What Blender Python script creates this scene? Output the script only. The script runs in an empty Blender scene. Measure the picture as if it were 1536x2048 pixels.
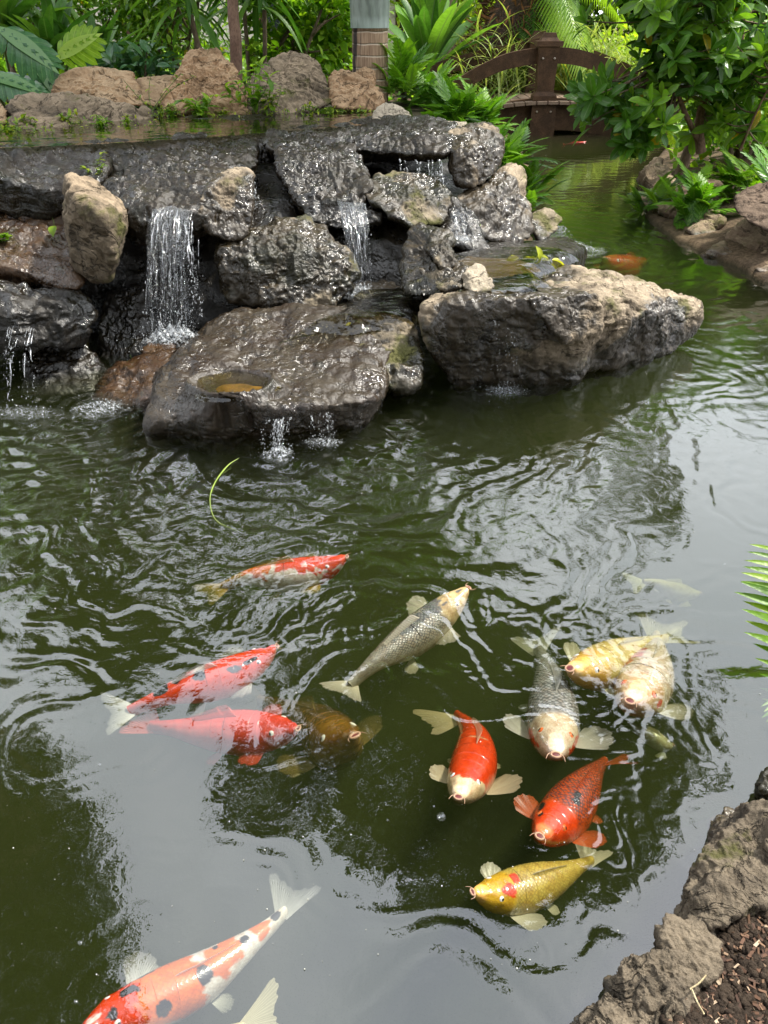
import bpy, bmesh, math, random
import numpy as np
from mathutils import Vector, Matrix

# ------------------------------------------------------------------ camera
R = math.radians
scene = bpy.context.scene
CAMH, PITCH, F = 1.65, 33.0, 1537.0
cam_data = bpy.data.cameras.new("camera")
cam = bpy.data.objects.new("camera", cam_data)
scene.collection.objects.link(cam)
cam.location = (0, 0, CAMH)
cam.rotation_euler = (R(90 - PITCH), 0, 0)
cam_data.sensor_fit = 'VERTICAL'
cam_data.sensor_height = 36
cam_data.lens = 27.02
cam_data.clip_start = 0.02
cam_data.clip_end = 600
scene.camera = cam

# ------------------------------------------------------------------ world, sun, exposure
SUN_EL, SUN_AZ = 56.0, 68.0           # azimuth measured from +Y towards +X
world = bpy.data.worlds.new("World")
scene.world = world
world.use_nodes = True
wn, wl = world.node_tree.nodes, world.node_tree.links
wn.clear()
sky = wn.new('ShaderNodeTexSky')
sky.sky_type = 'NISHITA'
sky.sun_disc = False
sky.sun_elevation = R(SUN_EL)
sky.sun_rotation = R(SUN_AZ)
sky.air_density = 1.0
sky.dust_density = 2.0
tc = wn.new('ShaderNodeTexCoord')
cn = wn.new('ShaderNodeTexNoise')
cn.inputs['Scale'].default_value = 1.6
cn.inputs['Detail'].default_value = 7
cn.inputs['Roughness'].default_value = 0.5
wl.new(tc.outputs['Generated'], cn.inputs['Vector'])
cr = wn.new('ShaderNodeValToRGB')
cr.color_ramp.elements[0].position = 0.30
cr.color_ramp.elements[0].color = (0.55, 0.55, 0.55, 1)
cr.color_ramp.elements[1].position = 0.52
cr.color_ramp.elements[1].color = (1, 1, 1, 1)
wl.new(cn.outputs['Fac'], cr.inputs['Fac'])
cc = wn.new('ShaderNodeValToRGB')      # cloud tones, darker undersides to bright
cc.color_ramp.elements[0].position = 0.35
cc.color_ramp.elements[0].color = (9.6, 10.2, 11.0, 1)
cc.color_ramp.elements[1].position = 0.7
cc.color_ramp.elements[1].color = (12.6, 12.8, 13.2, 1)
cn2 = wn.new('ShaderNodeTexNoise')
cn2.inputs['Scale'].default_value = 2.6
cn2.inputs['Detail'].default_value = 5
wl.new(tc.outputs['Generated'], cn2.inputs['Vector'])
wl.new(cn2.outputs['Fac'], cc.inputs['Fac'])
mx = wn.new('ShaderNodeMix')
mx.data_type = 'RGBA'
wl.new(cr.outputs['Color'], mx.inputs['Factor'])
wl.new(sky.outputs['Color'], mx.inputs['A'])
wl.new(cc.outputs['Color'], mx.inputs['B'])
bg = wn.new('ShaderNodeBackground')
bg.inputs['Strength'].default_value = 0.15
wl.new(mx.outputs['Result'], bg.inputs['Color'])
wo = wn.new('ShaderNodeOutputWorld')
wl.new(bg.outputs['Background'], wo.inputs['Surface'])

sun_data = bpy.data.lights.new("sun", 'SUN')
sun_data.energy = 4.7
sun_data.angle = R(5)
sun_data.color = (1.0, 0.95, 0.86)
sun = bpy.data.objects.new("sun", sun_data)
scene.collection.objects.link(sun)
_sd = Vector((math.sin(R(SUN_AZ)) * math.cos(R(SUN_EL)), math.cos(R(SUN_AZ)) * math.cos(R(SUN_EL)), math.sin(R(SUN_EL))))
sun.rotation_euler = _sd.to_track_quat('Z', 'Y').to_euler()
sun.location = (6, 8, 14)

scene.view_settings.view_transform = 'Standard'
scene.view_settings.look = 'None'
scene.view_settings.gamma = 1
scene.view_settings.exposure = 0.74
c = scene.cycles
c.max_bounces = 7
c.diffuse_bounces = 2
c.glossy_bounces = 3
c.transmission_bounces = 5
c.transparent_max_bounces = 14
c.volume_bounces = 0
c.caustics_reflective = False
c.caustics_refractive = False
c.sample_clamp_indirect = 6
c.use_denoising = True
try:
    c.denoiser = 'OPENIMAGEDENOISE'
except Exception:
    pass

random.seed(7)
rng = np.random.default_rng(7)

# ------------------------------------------------------------------ helpers
cp, sp = math.cos(R(PITCH)), math.sin(R(PITCH))


def ray(px, py):
    dx, dy = (px - 768) / F, (1024 - py) / F
    return np.array([dx, cp + dy * sp, -sp + dy * cp])


def PZ(px, py, z=0.0):
    """world point seen at a photo pixel, on the level z"""
    d = ray(px, py)
    return np.array([0, 0, CAMH]) + d * ((z - CAMH) / d[2])


def PY(px, py, y):
    """world point seen at a photo pixel, at the distance y"""
    d = ray(px, py)
    return np.array([0, 0, CAMH]) + d * (y / d[1])


def MR(px, py, y):
    """point at distance y whose mirror image in the pond lies near that pixel"""
    p = PY(px, py, y)
    return np.array([p[0], p[1], -p[2]])


def hsh(i, j, k, s):
    n = (i * 374761393 + j * 668265263 + k * 2147483647 + s * 1274126177) & 0xFFFFFFFF
    n = ((n ^ (n >> 13)) * 1274126177) & 0xFFFFFFFF
    n = ((n ^ (n >> 15)) * 2246822519) & 0xFFFFFFFF
    return ((n ^ (n >> 16)) & 0xFFFFFF) / float(0xFFFFFF)


def vnoise(P, s=0):
    P = np.asarray(P, float)
    I = np.floor(P).astype(np.int64)
    f = P - I
    f = f * f * f * (f * (f * 6 - 15) + 10)
    x, y, z = I[:, 0], I[:, 1], I[:, 2]
    r = 0
    for a in (0, 1):
        wa = f[:, 0] if a else 1 - f[:, 0]
        for b in (0, 1):
            wb = f[:, 1] if b else 1 - f[:, 1]
            for d in (0, 1):
                wd = f[:, 2] if d else 1 - f[:, 2]
                r = r + hsh(x + a, y + b, z + d, s) * wa * wb * wd
    return r * 2 - 1


def fbm(P, o=4, s=0, g=0.5, lac=2.03):
    r, a, t = 0, 1.0, 0
    P = np.asarray(P, float)
    for k in range(o):
        r = r + a * vnoise(P * lac ** k + 17.3 * k, s + k)
        t += a
        a *= g
    return r / t


def ridged(P, o=4, s=0, g=0.55):
    r, a, t = 0, 1.0, 0
    for k in range(o):
        r = r + a * (1 - 2 * np.abs(vnoise(P * 2.1 ** k + 9.1 * k, s + k)))
        t += a
        a *= g
    return r / t


def mesh_obj(name, V, faces, mat, parent=None, smooth=True, attrs=None, origin=None, col=None, uv=None, mats=None, midx=None):
    """V (n,3) world coordinates; faces: list of int arrays (m,k)"""
    V = np.asarray(V, np.float64)
    if isinstance(faces, np.ndarray):
        faces = [faces]
    faces = [np.asarray(f, np.int64) for f in faces if len(f)]
    me = bpy.data.meshes.new(name)
    loc = np.zeros(3)
    if parent is not None:
        loc = np.array(parent['_w'])
        Vl = V - loc
    elif origin is not None:
        loc = np.asarray(origin, float)
        Vl = V - loc
    else:
        loc = np.array([(V[:, 0].min() + V[:, 0].max()) / 2, (V[:, 1].min() + V[:, 1].max()) / 2, V[:, 2].min()])
        Vl = V - loc
    me.vertices.add(len(V))
    me.vertices.foreach_set('co', Vl.astype(np.float32).ravel())
    loops = np.concatenate([f.ravel() for f in faces])
    starts, tot, n = [], [], 0
    for f in faces:
        k = f.shape[1]
        starts.append(n + np.arange(len(f)) * k)
        tot.append(np.full(len(f), k))
        n += f.size
    starts, tot = np.concatenate(starts), np.concatenate(tot)
    me.loops.add(len(loops))
    me.loops.foreach_set('vertex_index', loops.astype(np.int32))
    me.polygons.add(len(starts))
    me.polygons.foreach_set('loop_start', starts.astype(np.int32))
    me.polygons.foreach_set('loop_total', tot.astype(np.int32))
    me.polygons.foreach_set('use_smooth', np.full(len(starts), smooth))
    for m in (mats or [mat]):
        me.materials.append(m)
    if midx is not None:
        me.polygons.foreach_set('material_index', np.asarray(midx, np.int32))
    me.update(calc_edges=True)
    for k, a in (attrs or {}).items():
        at = me.attributes.new(k, 'FLOAT', 'POINT')
        at.data.foreach_set('value', np.asarray(a, np.float32))
    if col is not None:
        at = me.attributes.new('Col', 'FLOAT_COLOR', 'POINT')
        cc4 = np.ones((len(V), 4), np.float32)
        cc4[:, :3] = col
        at.data.foreach_set('color', cc4.ravel())
    if uv is not None:
        u = me.uv_layers.new(name='UVMap')
        u.data.foreach_set('uv', np.asarray(uv, np.float32)[loops].ravel())
    o = bpy.data.objects.new(name, me)
    scene.collection.objects.link(o)
    if parent is not None:
        o.parent = parent
    else:
        o.location = loc
    o['_w'] = [float(q) for q in loc]
    return o


def empty(name, loc):
    o = bpy.data.objects.new(name, None)
    o.empty_display_size = 0.1
    scene.collection.objects.link(o)
    o.location = loc
    o['_w'] = [float(q) for q in loc]
    return o


def tag(o, label, cat, group=None, kind=None):
    if label:
        o['label'] = label
    if cat:
        o['category'] = cat
    if group:
        o['group'] = group
    if kind:
        o['kind'] = kind
    return o


class MB:
    """collects pieces into one mesh"""

    def __init__(s):
        s.V, s.F3, s.F4, s.A, s.B, s.n = [], [], [], [], [], 0

    def add(s, V, F, a=0.0, b=0.0):
        V = np.asarray(V, float)
        F = np.asarray(F, np.int64)
        (s.F4 if F.shape[1] == 4 else s.F3).append(F + s.n)
        s.V.append(V)
        s.A.append(np.broadcast_to(np.asarray(a, float), (len(V),)))
        s.B.append(np.broadcast_to(np.asarray(b, float), (len(V),)))
        s.n += len(V)

    def inst(s, T, O, D, N, S, rnd=None):
        """template T=(V,F,b) placed at O, long axis D, normal hint N, scale S (K,) or (K,3)"""
        TV, TF = T[0], T[1]
        O, D, N = np.asarray(O, float), np.asarray(D, float), np.asarray(N, float)
        K = len(O)
        y = D / (np.linalg.norm(D, axis=1, keepdims=True) + 1e-9)
        x = np.cross(y, N)
        bad = np.linalg.norm(x, axis=1) < 1e-3
        x[bad] = np.cross(y[bad], [1, 0.3, 0.1])
        x /= np.linalg.norm(x, axis=1, keepdims=True)
        z = np.cross(x, y)
        S = np.asarray(S, float)
        if S.ndim == 1:
            S = np.repeat(S[:, None], 3, 1)
        M = np.stack([x, y, z], 2)
        V = np.einsum('kij,kvj->kvi', M, TV[None] * S[:, None, :]) + O[:, None, :]
        F = TF[None] + (np.arange(K) * len(TV))[:, None, None]
        if rnd is None:
            rnd = rng.random(K)
        b = T[2] if len(T) > 2 else np.zeros(len(TV))
        s.add(V.reshape(-1, 3), F.reshape(-1, TF.shape[1]), np.repeat(rnd, len(TV)), np.tile(b, K))

    def tube(s, pts, rad, k=6, a=0.0, cap=True):
        pts = np.asarray(pts, float)
        n = len(pts)
        rad = np.broadcast_to(np.asarray(rad, float), (n,))
        t = np.gradient(pts, axis=0)
        t /= np.linalg.norm(t, axis=1, keepdims=True) + 1e-9
        ref = np.array([0.0, 0.0, 1.0]) if abs(t[:, 2]).mean() < 0.8 else np.array([0.0, 1.0, 0.0])
        x = np.cross(t, ref)
        x /= np.linalg.norm(x, axis=1, keepdims=True) + 1e-9
        y = np.cross(x, t)
        an = np.arange(k) * 2 * np.pi / k
        V = pts[:, None, :] + rad[:, None, None] * (np.cos(an)[None, :, None] * x[:, None, :] + np.sin(an)[None, :, None] * y[:, None, :])
        i, j = np.meshgrid(np.arange(n - 1), np.arange(k), indexing='ij')
        j2 = (j + 1) % k
        Fq = np.stack([i * k + j, i * k + j2, (i + 1) * k + j2, (i + 1) * k + j], -1).reshape(-1, 4)
        s.add(V.reshape(-1, 3), Fq, a)
        if cap:
            m = s.n - n * k
            an2 = np.arange(1, k - 1)
            for b0, fl in ((m, 1), (m + (n - 1) * k, 0)):
                f = np.stack([np.full(k - 2, b0), b0 + an2, b0 + an2 + 1], 1)
                s.F3.append(f if fl else f[:, ::-1])

    def box(s, c, size, M=None, a=0.0):
        q = np.array([[x, y, z] for x in (-.5, .5) for y in (-.5, .5) for z in (-.5, .5)]) * np.asarray(size)
        if M is not None:
            q = q @ np.asarray(M).T
        s.add(q + np.asarray(c), [[0, 1, 3, 2], [4, 6, 7, 5], [0, 4, 5, 1], [2, 3, 7, 6], [0, 2, 6, 4], [1, 5, 7, 3]], a)

    def build(s, name, mat, parent=None, smooth=True, **kw):
        V = np.concatenate(s.V)
        f = []
        if s.F4:
            f.append(np.concatenate(s.F4))
        if s.F3:
            f.append(np.concatenate(s.F3))
        return mesh_obj(name, V, f, mat, parent, smooth, {'rnd': np.concatenate(s.A), 'aux': np.concatenate(s.B)}, **kw)


def crom(P, n):
    """Catmull-Rom through P, n samples"""
    P = np.asarray(P, float)
    Q = np.vstack([2 * P[0] - P[1], P, 2 * P[-1] - P[-2]])
    t = np.linspace(0, len(P) - 1 - 1e-6, n)
    i = t.astype(int)
    u = (t - i)[:, None]
    a, b, c_, d = Q[i], Q[i + 1], Q[i + 2], Q[i + 3]
    return 0.5 * (2 * b + (c_ - a) * u + (2 * a - 5 * b + 4 * c_ - d) * u ** 2 + (3 * b - 3 * c_ + d - a) * u ** 3)


_ico = {}


def ico(sub):
    if sub not in _ico:
        bm = bmesh.new()
        bmesh.ops.create_icosphere(bm, subdivisions=sub, radius=1)
        V = np.array([v.co[:] for v in bm.verts])
        Fc = np.array([[v.index for v in f.verts] for f in bm.faces])
        bm.free()
        V /= np.linalg.norm(V, axis=1, keepdims=True)
        _ico[sub] = (V, Fc)
    return _ico[sub]


# ------------------------------------------------------------------ materials
class NT:
    def __init__(s, name):
        s.m = bpy.data.materials.new(name)
        s.m.use_nodes = True
        s.t = s.m.node_tree
        s.t.nodes.clear()
        s.out = s.t.nodes.new('ShaderNodeOutputMaterial')

    def n(s, ty, ins=None, **kw):
        nd = s.t.nodes.new('ShaderNode' + ty)
        for k, v in kw.items():
            setattr(nd, k, v)
        for k, v in (ins or {}).items():
            s.set(nd.inputs[k], v)
        return nd

    def set(s, sock, v):
        if isinstance(v, bpy.types.NodeSocket):
            s.t.links.new(v, sock)
        else:
            if isinstance(v, (tuple, list)) and len(v) == 3 and sock.type == 'RGBA':
                v = (*v, 1)
            sock.default_value = v

    def math(s, op, a, b=0.0, c_=0.0, clamp=False):
        nd = s.n('Math', operation=op, use_clamp=clamp)
        s.set(nd.inputs[0], a)
        s.set(nd.inputs[1], b)
        s.set(nd.inputs[2], c_)
        return nd.outputs[0]

    def mix(s, f, a, b, blend='MIX'):
        nd = s.n('Mix', data_type='RGBA', blend_type=blend)
        s.set(nd.inputs['Factor'], f)
        s.set(nd.inputs['A'], a)
        s.set(nd.inputs['B'], b)
        return nd.outputs['Result']

    def mixf(s, f, a, b):
        nd = s.n('Mix', data_type='FLOAT')
        s.set(nd.inputs[0], f)
        s.set(nd.inputs[2], a)
        s.set(nd.inputs[3], b)
        return nd.outputs[0]

    def ramp(s, f, stops):
        nd = s.n('ValToRGB')
        e = nd.color_ramp.elements
        while len(e) < len(stops):
            e.new(0.5)
        for q, (p, col_) in zip(e, stops):
            q.position = p
            q.color = (*col_, 1) if len(col_) == 3 else col_
        s.set(nd.inputs[0], f)
        return nd.outputs[0]

    def sstep(s, v, a, b):
        nd = s.n('MapRange', interpolation_type='SMOOTHSTEP')
        s.set(nd.inputs[0], v)
        nd.inputs[1].default_value = a
        nd.inputs[2].default_value = b
        return nd.outputs[0]

    def noise(s, vec, scale, det=5, rough=0.55, dist=0.0):
        nd = s.n('TexNoise', {'Vector': vec, 'Scale': scale, 'Detail': det, 'Roughness': rough, 'Distortion': dist})
        return nd.outputs['Fac']

    def attr(s, name, out='Fac'):
        return s.n('Attribute', attribute_name=name).outputs[out]

    def done(s, sh, vol=None):
        s.t.links.new(sh, s.out.inputs['Surface'])
        if vol is not None:
            s.t.links.new(vol, s.out.inputs['Volume'])
        return s.m


def rock_mat(name, dark, mid, top, wet=0.0, moss=0.15, pits=0.6, scale=1.0, wetz=0.07, rust=0.0, green=(0.07, 0.075, 0.012), wetdark=0.30):
    m = NT(name)
    geo = m.n('NewGeometry')
    pos = geo.outputs['Position']
    sep = m.n('SeparateXYZ', {'Vector': pos})
    nz = m.n('SeparateXYZ', {'Vector': geo.outputs['Normal']}).outputs['Z']
    n1 = m.noise(pos, 4.0 * scale, 9, 0.68, 0.4)
    n2 = m.noise(pos, 26 * scale, 6, 0.6)
    n3 = m.noise(pos, 2.2 * scale, 4, 0.5)
    n4 = m.noise(pos, 110 * scale, 3, 0.6)
    n5 = m.noise(m.n('VectorMath', {0: pos, 1: (1, 1, 0.75)}, operation='MULTIPLY').outputs[0], 34, 1.2, 0.5, 0.6)
    col_ = m.ramp(n1, [(0.30, dark), (0.46, mid), (0.60, [q * 1.25 for q in mid]), (0.72, [q * 0.75 for q in mid])])
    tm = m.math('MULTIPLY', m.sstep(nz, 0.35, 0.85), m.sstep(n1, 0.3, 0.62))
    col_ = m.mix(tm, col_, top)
    grain = m.math('ADD', m.math('MULTIPLY', n2, 1.3), m.math('MULTIPLY', n4, 0.9))
    col_ = m.mix(0.85, col_, m.n('CombineColor', {'Red': grain, 'Green': grain, 'Blue': grain}).outputs[0], 'MULTIPLY')
    vo = m.n('TexVoronoi', {'Vector': m.n('VectorMath', {0: pos, 1: m.n('TexNoise', {'Vector': pos, 'Scale': 30 * scale}).outputs['Color']}, operation='ADD').outputs[0],
                            'Scale': 38 * scale, 'Randomness': 1.0})
    pit = m.sstep(vo.outputs['Distance'], 0.30, 0.05)
    pit = m.math('MULTIPLY', pit, m.sstep(m.noise(pos, 7 * scale, 2), 0.42, 0.6))
    col_ = m.mix(m.math('MULTIPLY', pit, pits), col_, [q * 0.25 for q in dark])
    # thin cracks
    cr_ = m.math('ABSOLUTE', m.math('SUBTRACT', m.noise(pos, 3.3 * scale, 5, 0.6, 1.2), 0.5))
    crack = m.sstep(cr_, 0.012, 0.0)
    col_ = m.mix(m.math('MULTIPLY', crack, 0.55), col_, [q * 0.4 for q in dark])
    if rust:
        rm = m.math('MULTIPLY', m.sstep(m.noise(pos, 6, 4), 0.45, 0.62), rust)
        col_ = m.mix(rm, col_, (0.16, 0.07, 0.02))
    # moss
    mm = m.sstep(m.math('ADD', m.noise(pos, 5 * scale, 6, 0.65), m.math('MULTIPLY', n2, 0.2)), 0.72 - moss * 0.4, 0.86 - moss * 0.4)
    col_ = m.mix(m.math('MULTIPLY', mm, 0.8), col_, green)
    # wet
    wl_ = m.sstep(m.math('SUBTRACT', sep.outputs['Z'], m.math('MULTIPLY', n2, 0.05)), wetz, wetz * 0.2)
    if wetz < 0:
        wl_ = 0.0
    if wet >= 1:
        wm = 1.0
    elif wet <= 0:
        wm = wl_
    else:
        wm = m.math('MAXIMUM', wl_, m.sstep(m.math('ADD', n3, m.math('MULTIPLY', n2, 0.12)), 0.72 - 0.35 * wet, 0.60 - 0.35 * wet) if False else m.sstep(m.math('ADD', n3, m.math('MULTIPLY', n2, 0.15)), 0.73 - 0.32 * wet, 0.79 - 0.32 * wet))
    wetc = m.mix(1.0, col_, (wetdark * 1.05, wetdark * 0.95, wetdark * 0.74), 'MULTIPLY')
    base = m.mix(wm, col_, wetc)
    patch = m.sstep(m.noise(m.n('VectorMath', {0: pos, 1: (1, 1, 0.45)}, operation='MULTIPLY').outputs[0], 5.5 * scale, 4, 0.6, 0.8), 0.40, 0.60)
    rough = m.mixf(wm, 0.92, m.mixf(patch, 0.42, m.mixf(m.sstep(n2, 0.35, 0.6), 0.04, 0.18)))
    h = m.math('ADD', m.math('MULTIPLY', n2, 0.55), m.math('MULTIPLY', m.noise(pos, 60 * scale, 5, 0.7), 0.5))
    h = m.math('SUBTRACT', h, m.math('MULTIPLY', pit, 0.5 * pits))
    h = m.math('SUBTRACT', h, m.math('MULTIPLY', crack, 0.5))
    b1 = m.n('Bump', {'Height': h, 'Strength': m.mixf(wm, 1.0, 0.32), 'Distance': m.mixf(wm, 0.022, 0.036)})
    b2 = m.n('Bump', {'Height': m.mixf(wm, n4, n5), 'Strength': m.mixf(wm, 0.35, 1.0), 'Distance': m.mixf(wm, 0.005, m.mixf(patch, 0.005, 0.016)), 'Normal': b1.outputs[0]})
    p = m.n('BsdfPrincipled', {'Base Color': base, 'Roughness': rough, 'Normal': b2.outputs[0], 'IOR': 1.45,
                               'Specular IOR Level': m.mixf(wm, 0.25, m.mixf(patch, 0.45, 0.9))})
    return m.done(p.outputs[0])


def leaf_mat(name, c1, c2, c3=None, trans=0.4, gloss=0.35, rough=0.35, rib=None, ribw=0.12, yellow=0.0):
    """colour varies leaf by leaf through the rnd attribute; aux is |across| the blade"""
    m = NT(name)
    r_ = m.attr('rnd')
    pos = m.n('NewGeometry').outputs['Position']
    stops = [(0.0, c1), (0.5, c2), (0.9 if c3 else 1.0, c3 or c2)]
    if yellow:
        stops.append((1.0 - yellow, (c3 or c2)))
        stops.append((1.0 - yellow * 0.5, (0.40, 0.30, 0.02)))
    stops.sort(key=lambda q: q[0])
    col_ = m.ramp(r_, stops)
    col_ = m.mix(m.sstep(m.noise(pos, 25, 3), 0.3, 0.7), col_, m.mix(1.0, col_, (0.72, 0.75, 0.7), 'MULTIPLY'))
    if rib is not None:
        col_ = m.mix(m.sstep(m.attr('aux'), ribw, ribw * 0.4), col_, rib)
    bmp = m.n('Bump', {'Height': m.noise(pos, 60, 2), 'Strength': 0.25, 'Distance': 0.01})
    d = m.n('BsdfPrincipled', {'Base Color': col_, 'Roughness': rough, 'Specular IOR Level': gloss, 'Normal': bmp.outputs[0]})
    tcol = m.mix(1.0, col_, (1.3, 1.35, 0.5), 'MULTIPLY')
    t = m.n('BsdfTranslucent', {'Color': tcol})
    s_ = m.n('MixShader', {0: trans})
    m.t.links.new(d.outputs[0], s_.inputs[1])
    m.t.links.new(t.outputs[0], s_.inputs[2])
    return m.done(s_.outputs[0])


def plain_mat(name, c1, c2, scale=8, rough=0.7, bump=0.4, stretch=(1, 1, 1), spec=0.3, detail=6):
    m = NT(name)
    pos = m.n('NewGeometry').outputs['Position']
    v = m.n('VectorMath', {0: pos, 1: stretch}, operation='MULTIPLY').outputs[0]
    n_ = m.noise(v, scale, detail, 0.6)
    f_ = m.noise(v, scale * 9, 4, 0.6)
    col_ = m.mix(m.sstep(n_, 0.3, 0.7), c1, c2)
    col_ = m.mix(m.sstep(f_, 0.35, 0.7), col_, m.mix(1.0, col_, (0.6, 0.6, 0.6), 'MULTIPLY'))
    b_ = m.n('Bump', {'Height': m.math('ADD', n_, f_), 'Strength': bump, 'Distance': 0.01})
    p = m.n('BsdfPrincipled', {'Base Color': col_, 'Roughness': rough, 'Normal': b_.outputs[0], 'Specular IOR Level': spec})
    return m.done(p.outputs[0])


def water_mat(name, ior=1.7, tint=(1, 1, 1), bump=0.12, scale=18, volume=None, dist=0.004):
    m = NT(name)
    pos = m.n('NewGeometry').outputs['Position']
    h1 = m.noise(pos, scale, 3, 0.5, 0.6)
    h2 = m.noise(pos, scale * 3, 2, 0.5, 0.4)
    amp = m.attr('rnd')
    hh = m.math('ADD', h1, m.math('MULTIPLY', h2, 0.35))
    b_ = m.n('Bump', {'Height': m.math('MULTIPLY', hh, amp), 'Strength': bump, 'Distance': dist})
    f0 = ((ior - 1) / (ior + 1)) ** 2
    dt = m.n('VectorMath', {0: b_.outputs[0], 1: m.n('NewGeometry').outputs['Incoming']}, operation='DOT_PRODUCT').outputs['Value']
    one = m.math('SUBTRACT', 1.0, m.math('ABSOLUTE', dt), clamp=True)
    fres = m.math('ADD', f0, m.math('MULTIPLY', m.math('POWER', one, 4.0), 1 - f0), clamp=True)
    tr = m.n('BsdfTransparent', {'Color': tint})
    gl = m.n('BsdfGlossy', {'Color': (0.97, 0.98, 1.0), 'Roughness': 0.0, 'Normal': b_.outputs[0]})
    s_ = m.n('MixShader', {0: fres})
    m.t.links.new(tr.outputs[0], s_.inputs[1])
    m.t.links.new(gl.outputs[0], s_.inputs[2])
    vol = None
    if volume:
        v = m.n('VolumePrincipled', {'Color': volume[0], 'Density': volume[1], 'Anisotropy': 0.0, 'Absorption Color': volume[2]})
        vol = v.outputs[0]
    return m.done(s_.outputs[0], vol)

# ------------------------------------------------------------------ the pond and the ground
def poly_sd(X, Y, poly):
    """signed distance to a closed polygon, negative inside"""
    P = np.asarray(poly, float)
    d = np.full(X.shape, 1e9)
    ins = np.zeros(X.shape, bool)
    for k in range(len(P)):
        a, b = P[k], P[(k + 1) % len(P)]
        ex, ey = b - a
        wx, wy = X - a[0], Y - a[1]
        t = np.clip((wx * ex + wy * ey) / (ex * ex + ey * ey + 1e-12), 0, 1)
        d = np.minimum(d, (wx - t * ex) ** 2 + (wy - t * ey) ** 2)
        cnd = ((a[1] <= Y) & (b[1] > Y)) | ((b[1] <= Y) & (a[1] > Y))
        with np.errstate(divide='ignore', invalid='ignore'):
            xi = a[0] + (Y - a[1]) * ex / (ey if abs(ey) > 1e-12 else 1e-12)
        ins ^= cnd & (X < xi)
    d = np.sqrt(d)
    return np.where(ins, -d, d)


def g2(px, py):
    return tuple(PZ(px, py, 0)[:2])


shore = [(-8, 0.30), (0.20, 0.48), g2(1165, 2060), g2(1235, 1960), g2(1310, 1880), g2(1375, 1800), g2(1400, 1730), g2(1450, 1660), g2(1505, 1620),
         g2(1545, 1560), (1.55, 1.45), (2.3, 1.9), (3.6, 2.9), (3.9, 4.3), g2(1560, 590), g2(1480, 540), g2(1400, 508), g2(1350, 480), g2(1300, 450), g2(1272, 400),
         g2(1285, 350), g2(1330, 300), (6.5, 13.5), (8, 17), (10, 22), (2.5, 22), (2.0, 17), g2(1010, 266), g2(1045, 300), g2(1062, 340),
         g2(1062, 420), (1.10, 5.6), (1.0, 6.4), (-8, 6.6)]


def ground_h(X, Y):
    sd = poly_sd(X, Y, shore)
    w = fbm(np.stack([X.ravel() * 1.7, Y.ravel() * 1.7, 0 * X.ravel()], 1), 4, 3).reshape(X.shape)
    w2 = fbm(np.stack([X.ravel() * 7, Y.ravel() * 7, 0 * X.ravel()], 1), 3, 5).reshape(X.shape)
    ins = -0.03 - np.minimum(0.72, -sd * 2.2)
    near = np.clip(1 - Y / 3.0, 0, 1)
    # right hand bank climbs steeply, the near bank is a low shelf
    rise_far = 0.02 + np.minimum(0.34, sd * 0.20) + 0.12 * np.clip(sd - 0.8, 0, 3) * np.clip((Y - 3) / 3, 0, 1)
    rise_near = 0.02 + np.minimum(0.13, sd * 1.2)
    out = rise_far * (1 - near) + rise_near * near
    out = np.minimum(out, 0.85)
    h = np.where(sd < 0, ins, out)
    return h + w * 0.05 * np.clip(sd * 3 + 0.4, 0, 1) + w2 * 0.018


def axis(lo, hi, step, far):
    a = list(np.arange(lo, hi, step))
    s_, v = step, lo
    pre = []
    while v > -far:
        s_ *= 1.25
        v -= s_
        pre.append(v)
    s_, v = step, hi
    post = [hi]
    while v < far:
        s_ *= 1.25
        v += s_
        post.append(v)
    return np.array(pre[::-1] + a + post)


xs, ys = axis(-6, 7, 0.07, 260), axis(-1.0, 17, 0.07, 260)
GX, GY = np.meshgrid(xs, ys)
GZ = ground_h(GX, GY)
nx_, ny_ = len(xs), len(ys)
ii, jj = np.meshgrid(np.arange(ny_ - 1), np.arange(nx_ - 1), indexing='ij')
gq = np.stack([ii * nx_ + jj, ii * nx_ + jj + 1, (ii + 1) * nx_ + jj + 1, (ii + 1) * nx_ + jj], -1).reshape(-1, 4)
m = NT('soil')
pos = m.n('NewGeometry').outputs['Position']
z_ = m.n('SeparateXYZ', {'Vector': pos}).outputs['Z']
n1 = m.noise(pos, 3, 6, 0.6)
n2 = m.noise(pos, 40, 5, 0.65)
col_ = m.ramp(n1, [(0.3, (0.06, 0.04, 0.025)), (0.5, (0.17, 0.12, 0.075)), (0.7, (0.24, 0.17, 0.10))])
col_ = m.mix(m.sstep(n2, 0.35, 0.65), col_, m.mix(1.0, col_, (0.5, 0.48, 0.45), 'MULTIPLY'))
col_ = m.mix(m.sstep(z_, 0.05, -0.03), col_, (0.022, 0.024, 0.008))
b_ = m.n('Bump', {'Height': m.math('ADD', n2, m.noise(pos, 120, 3)), 'Strength': 0.8, 'Distance': 0.02})
p_ = m.n('BsdfPrincipled', {'Base Color': col_, 'Roughness': 0.9, 'Normal': b_.outputs[0], 'Specular IOR Level': 0.2})
SOIL = m.done(p_.outputs[0])
o = mesh_obj('ground', np.stack([GX.ravel(), GY.ravel(), GZ.ravel()], 1), gq, SOIL, origin=(0, 0, 0))
tag(o, 'brown soil of the garden beds and the dark floor of the pond', None, kind='structure')

# ---- pond surface: real ripples, thrown out by the falls and by the fish
th = np.linspace(R(-62), R(62), 1150)
rr = np.geomspace(0.38, 30, 1150)
TH, RR = np.meshgrid(th, rr)
WX, WY = RR * np.sin(TH), RR * np.cos(TH)
flat = np.stack([WX.ravel(), WY.ravel(), np.zeros(WX.size)], 1)
warp = fbm(flat * 2.3, 3, 21).reshape(WX.shape)
warp2 = fbm(flat * 7.0, 2, 31).reshape(WX.shape)
H = np.zeros(WX.shape)


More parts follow.
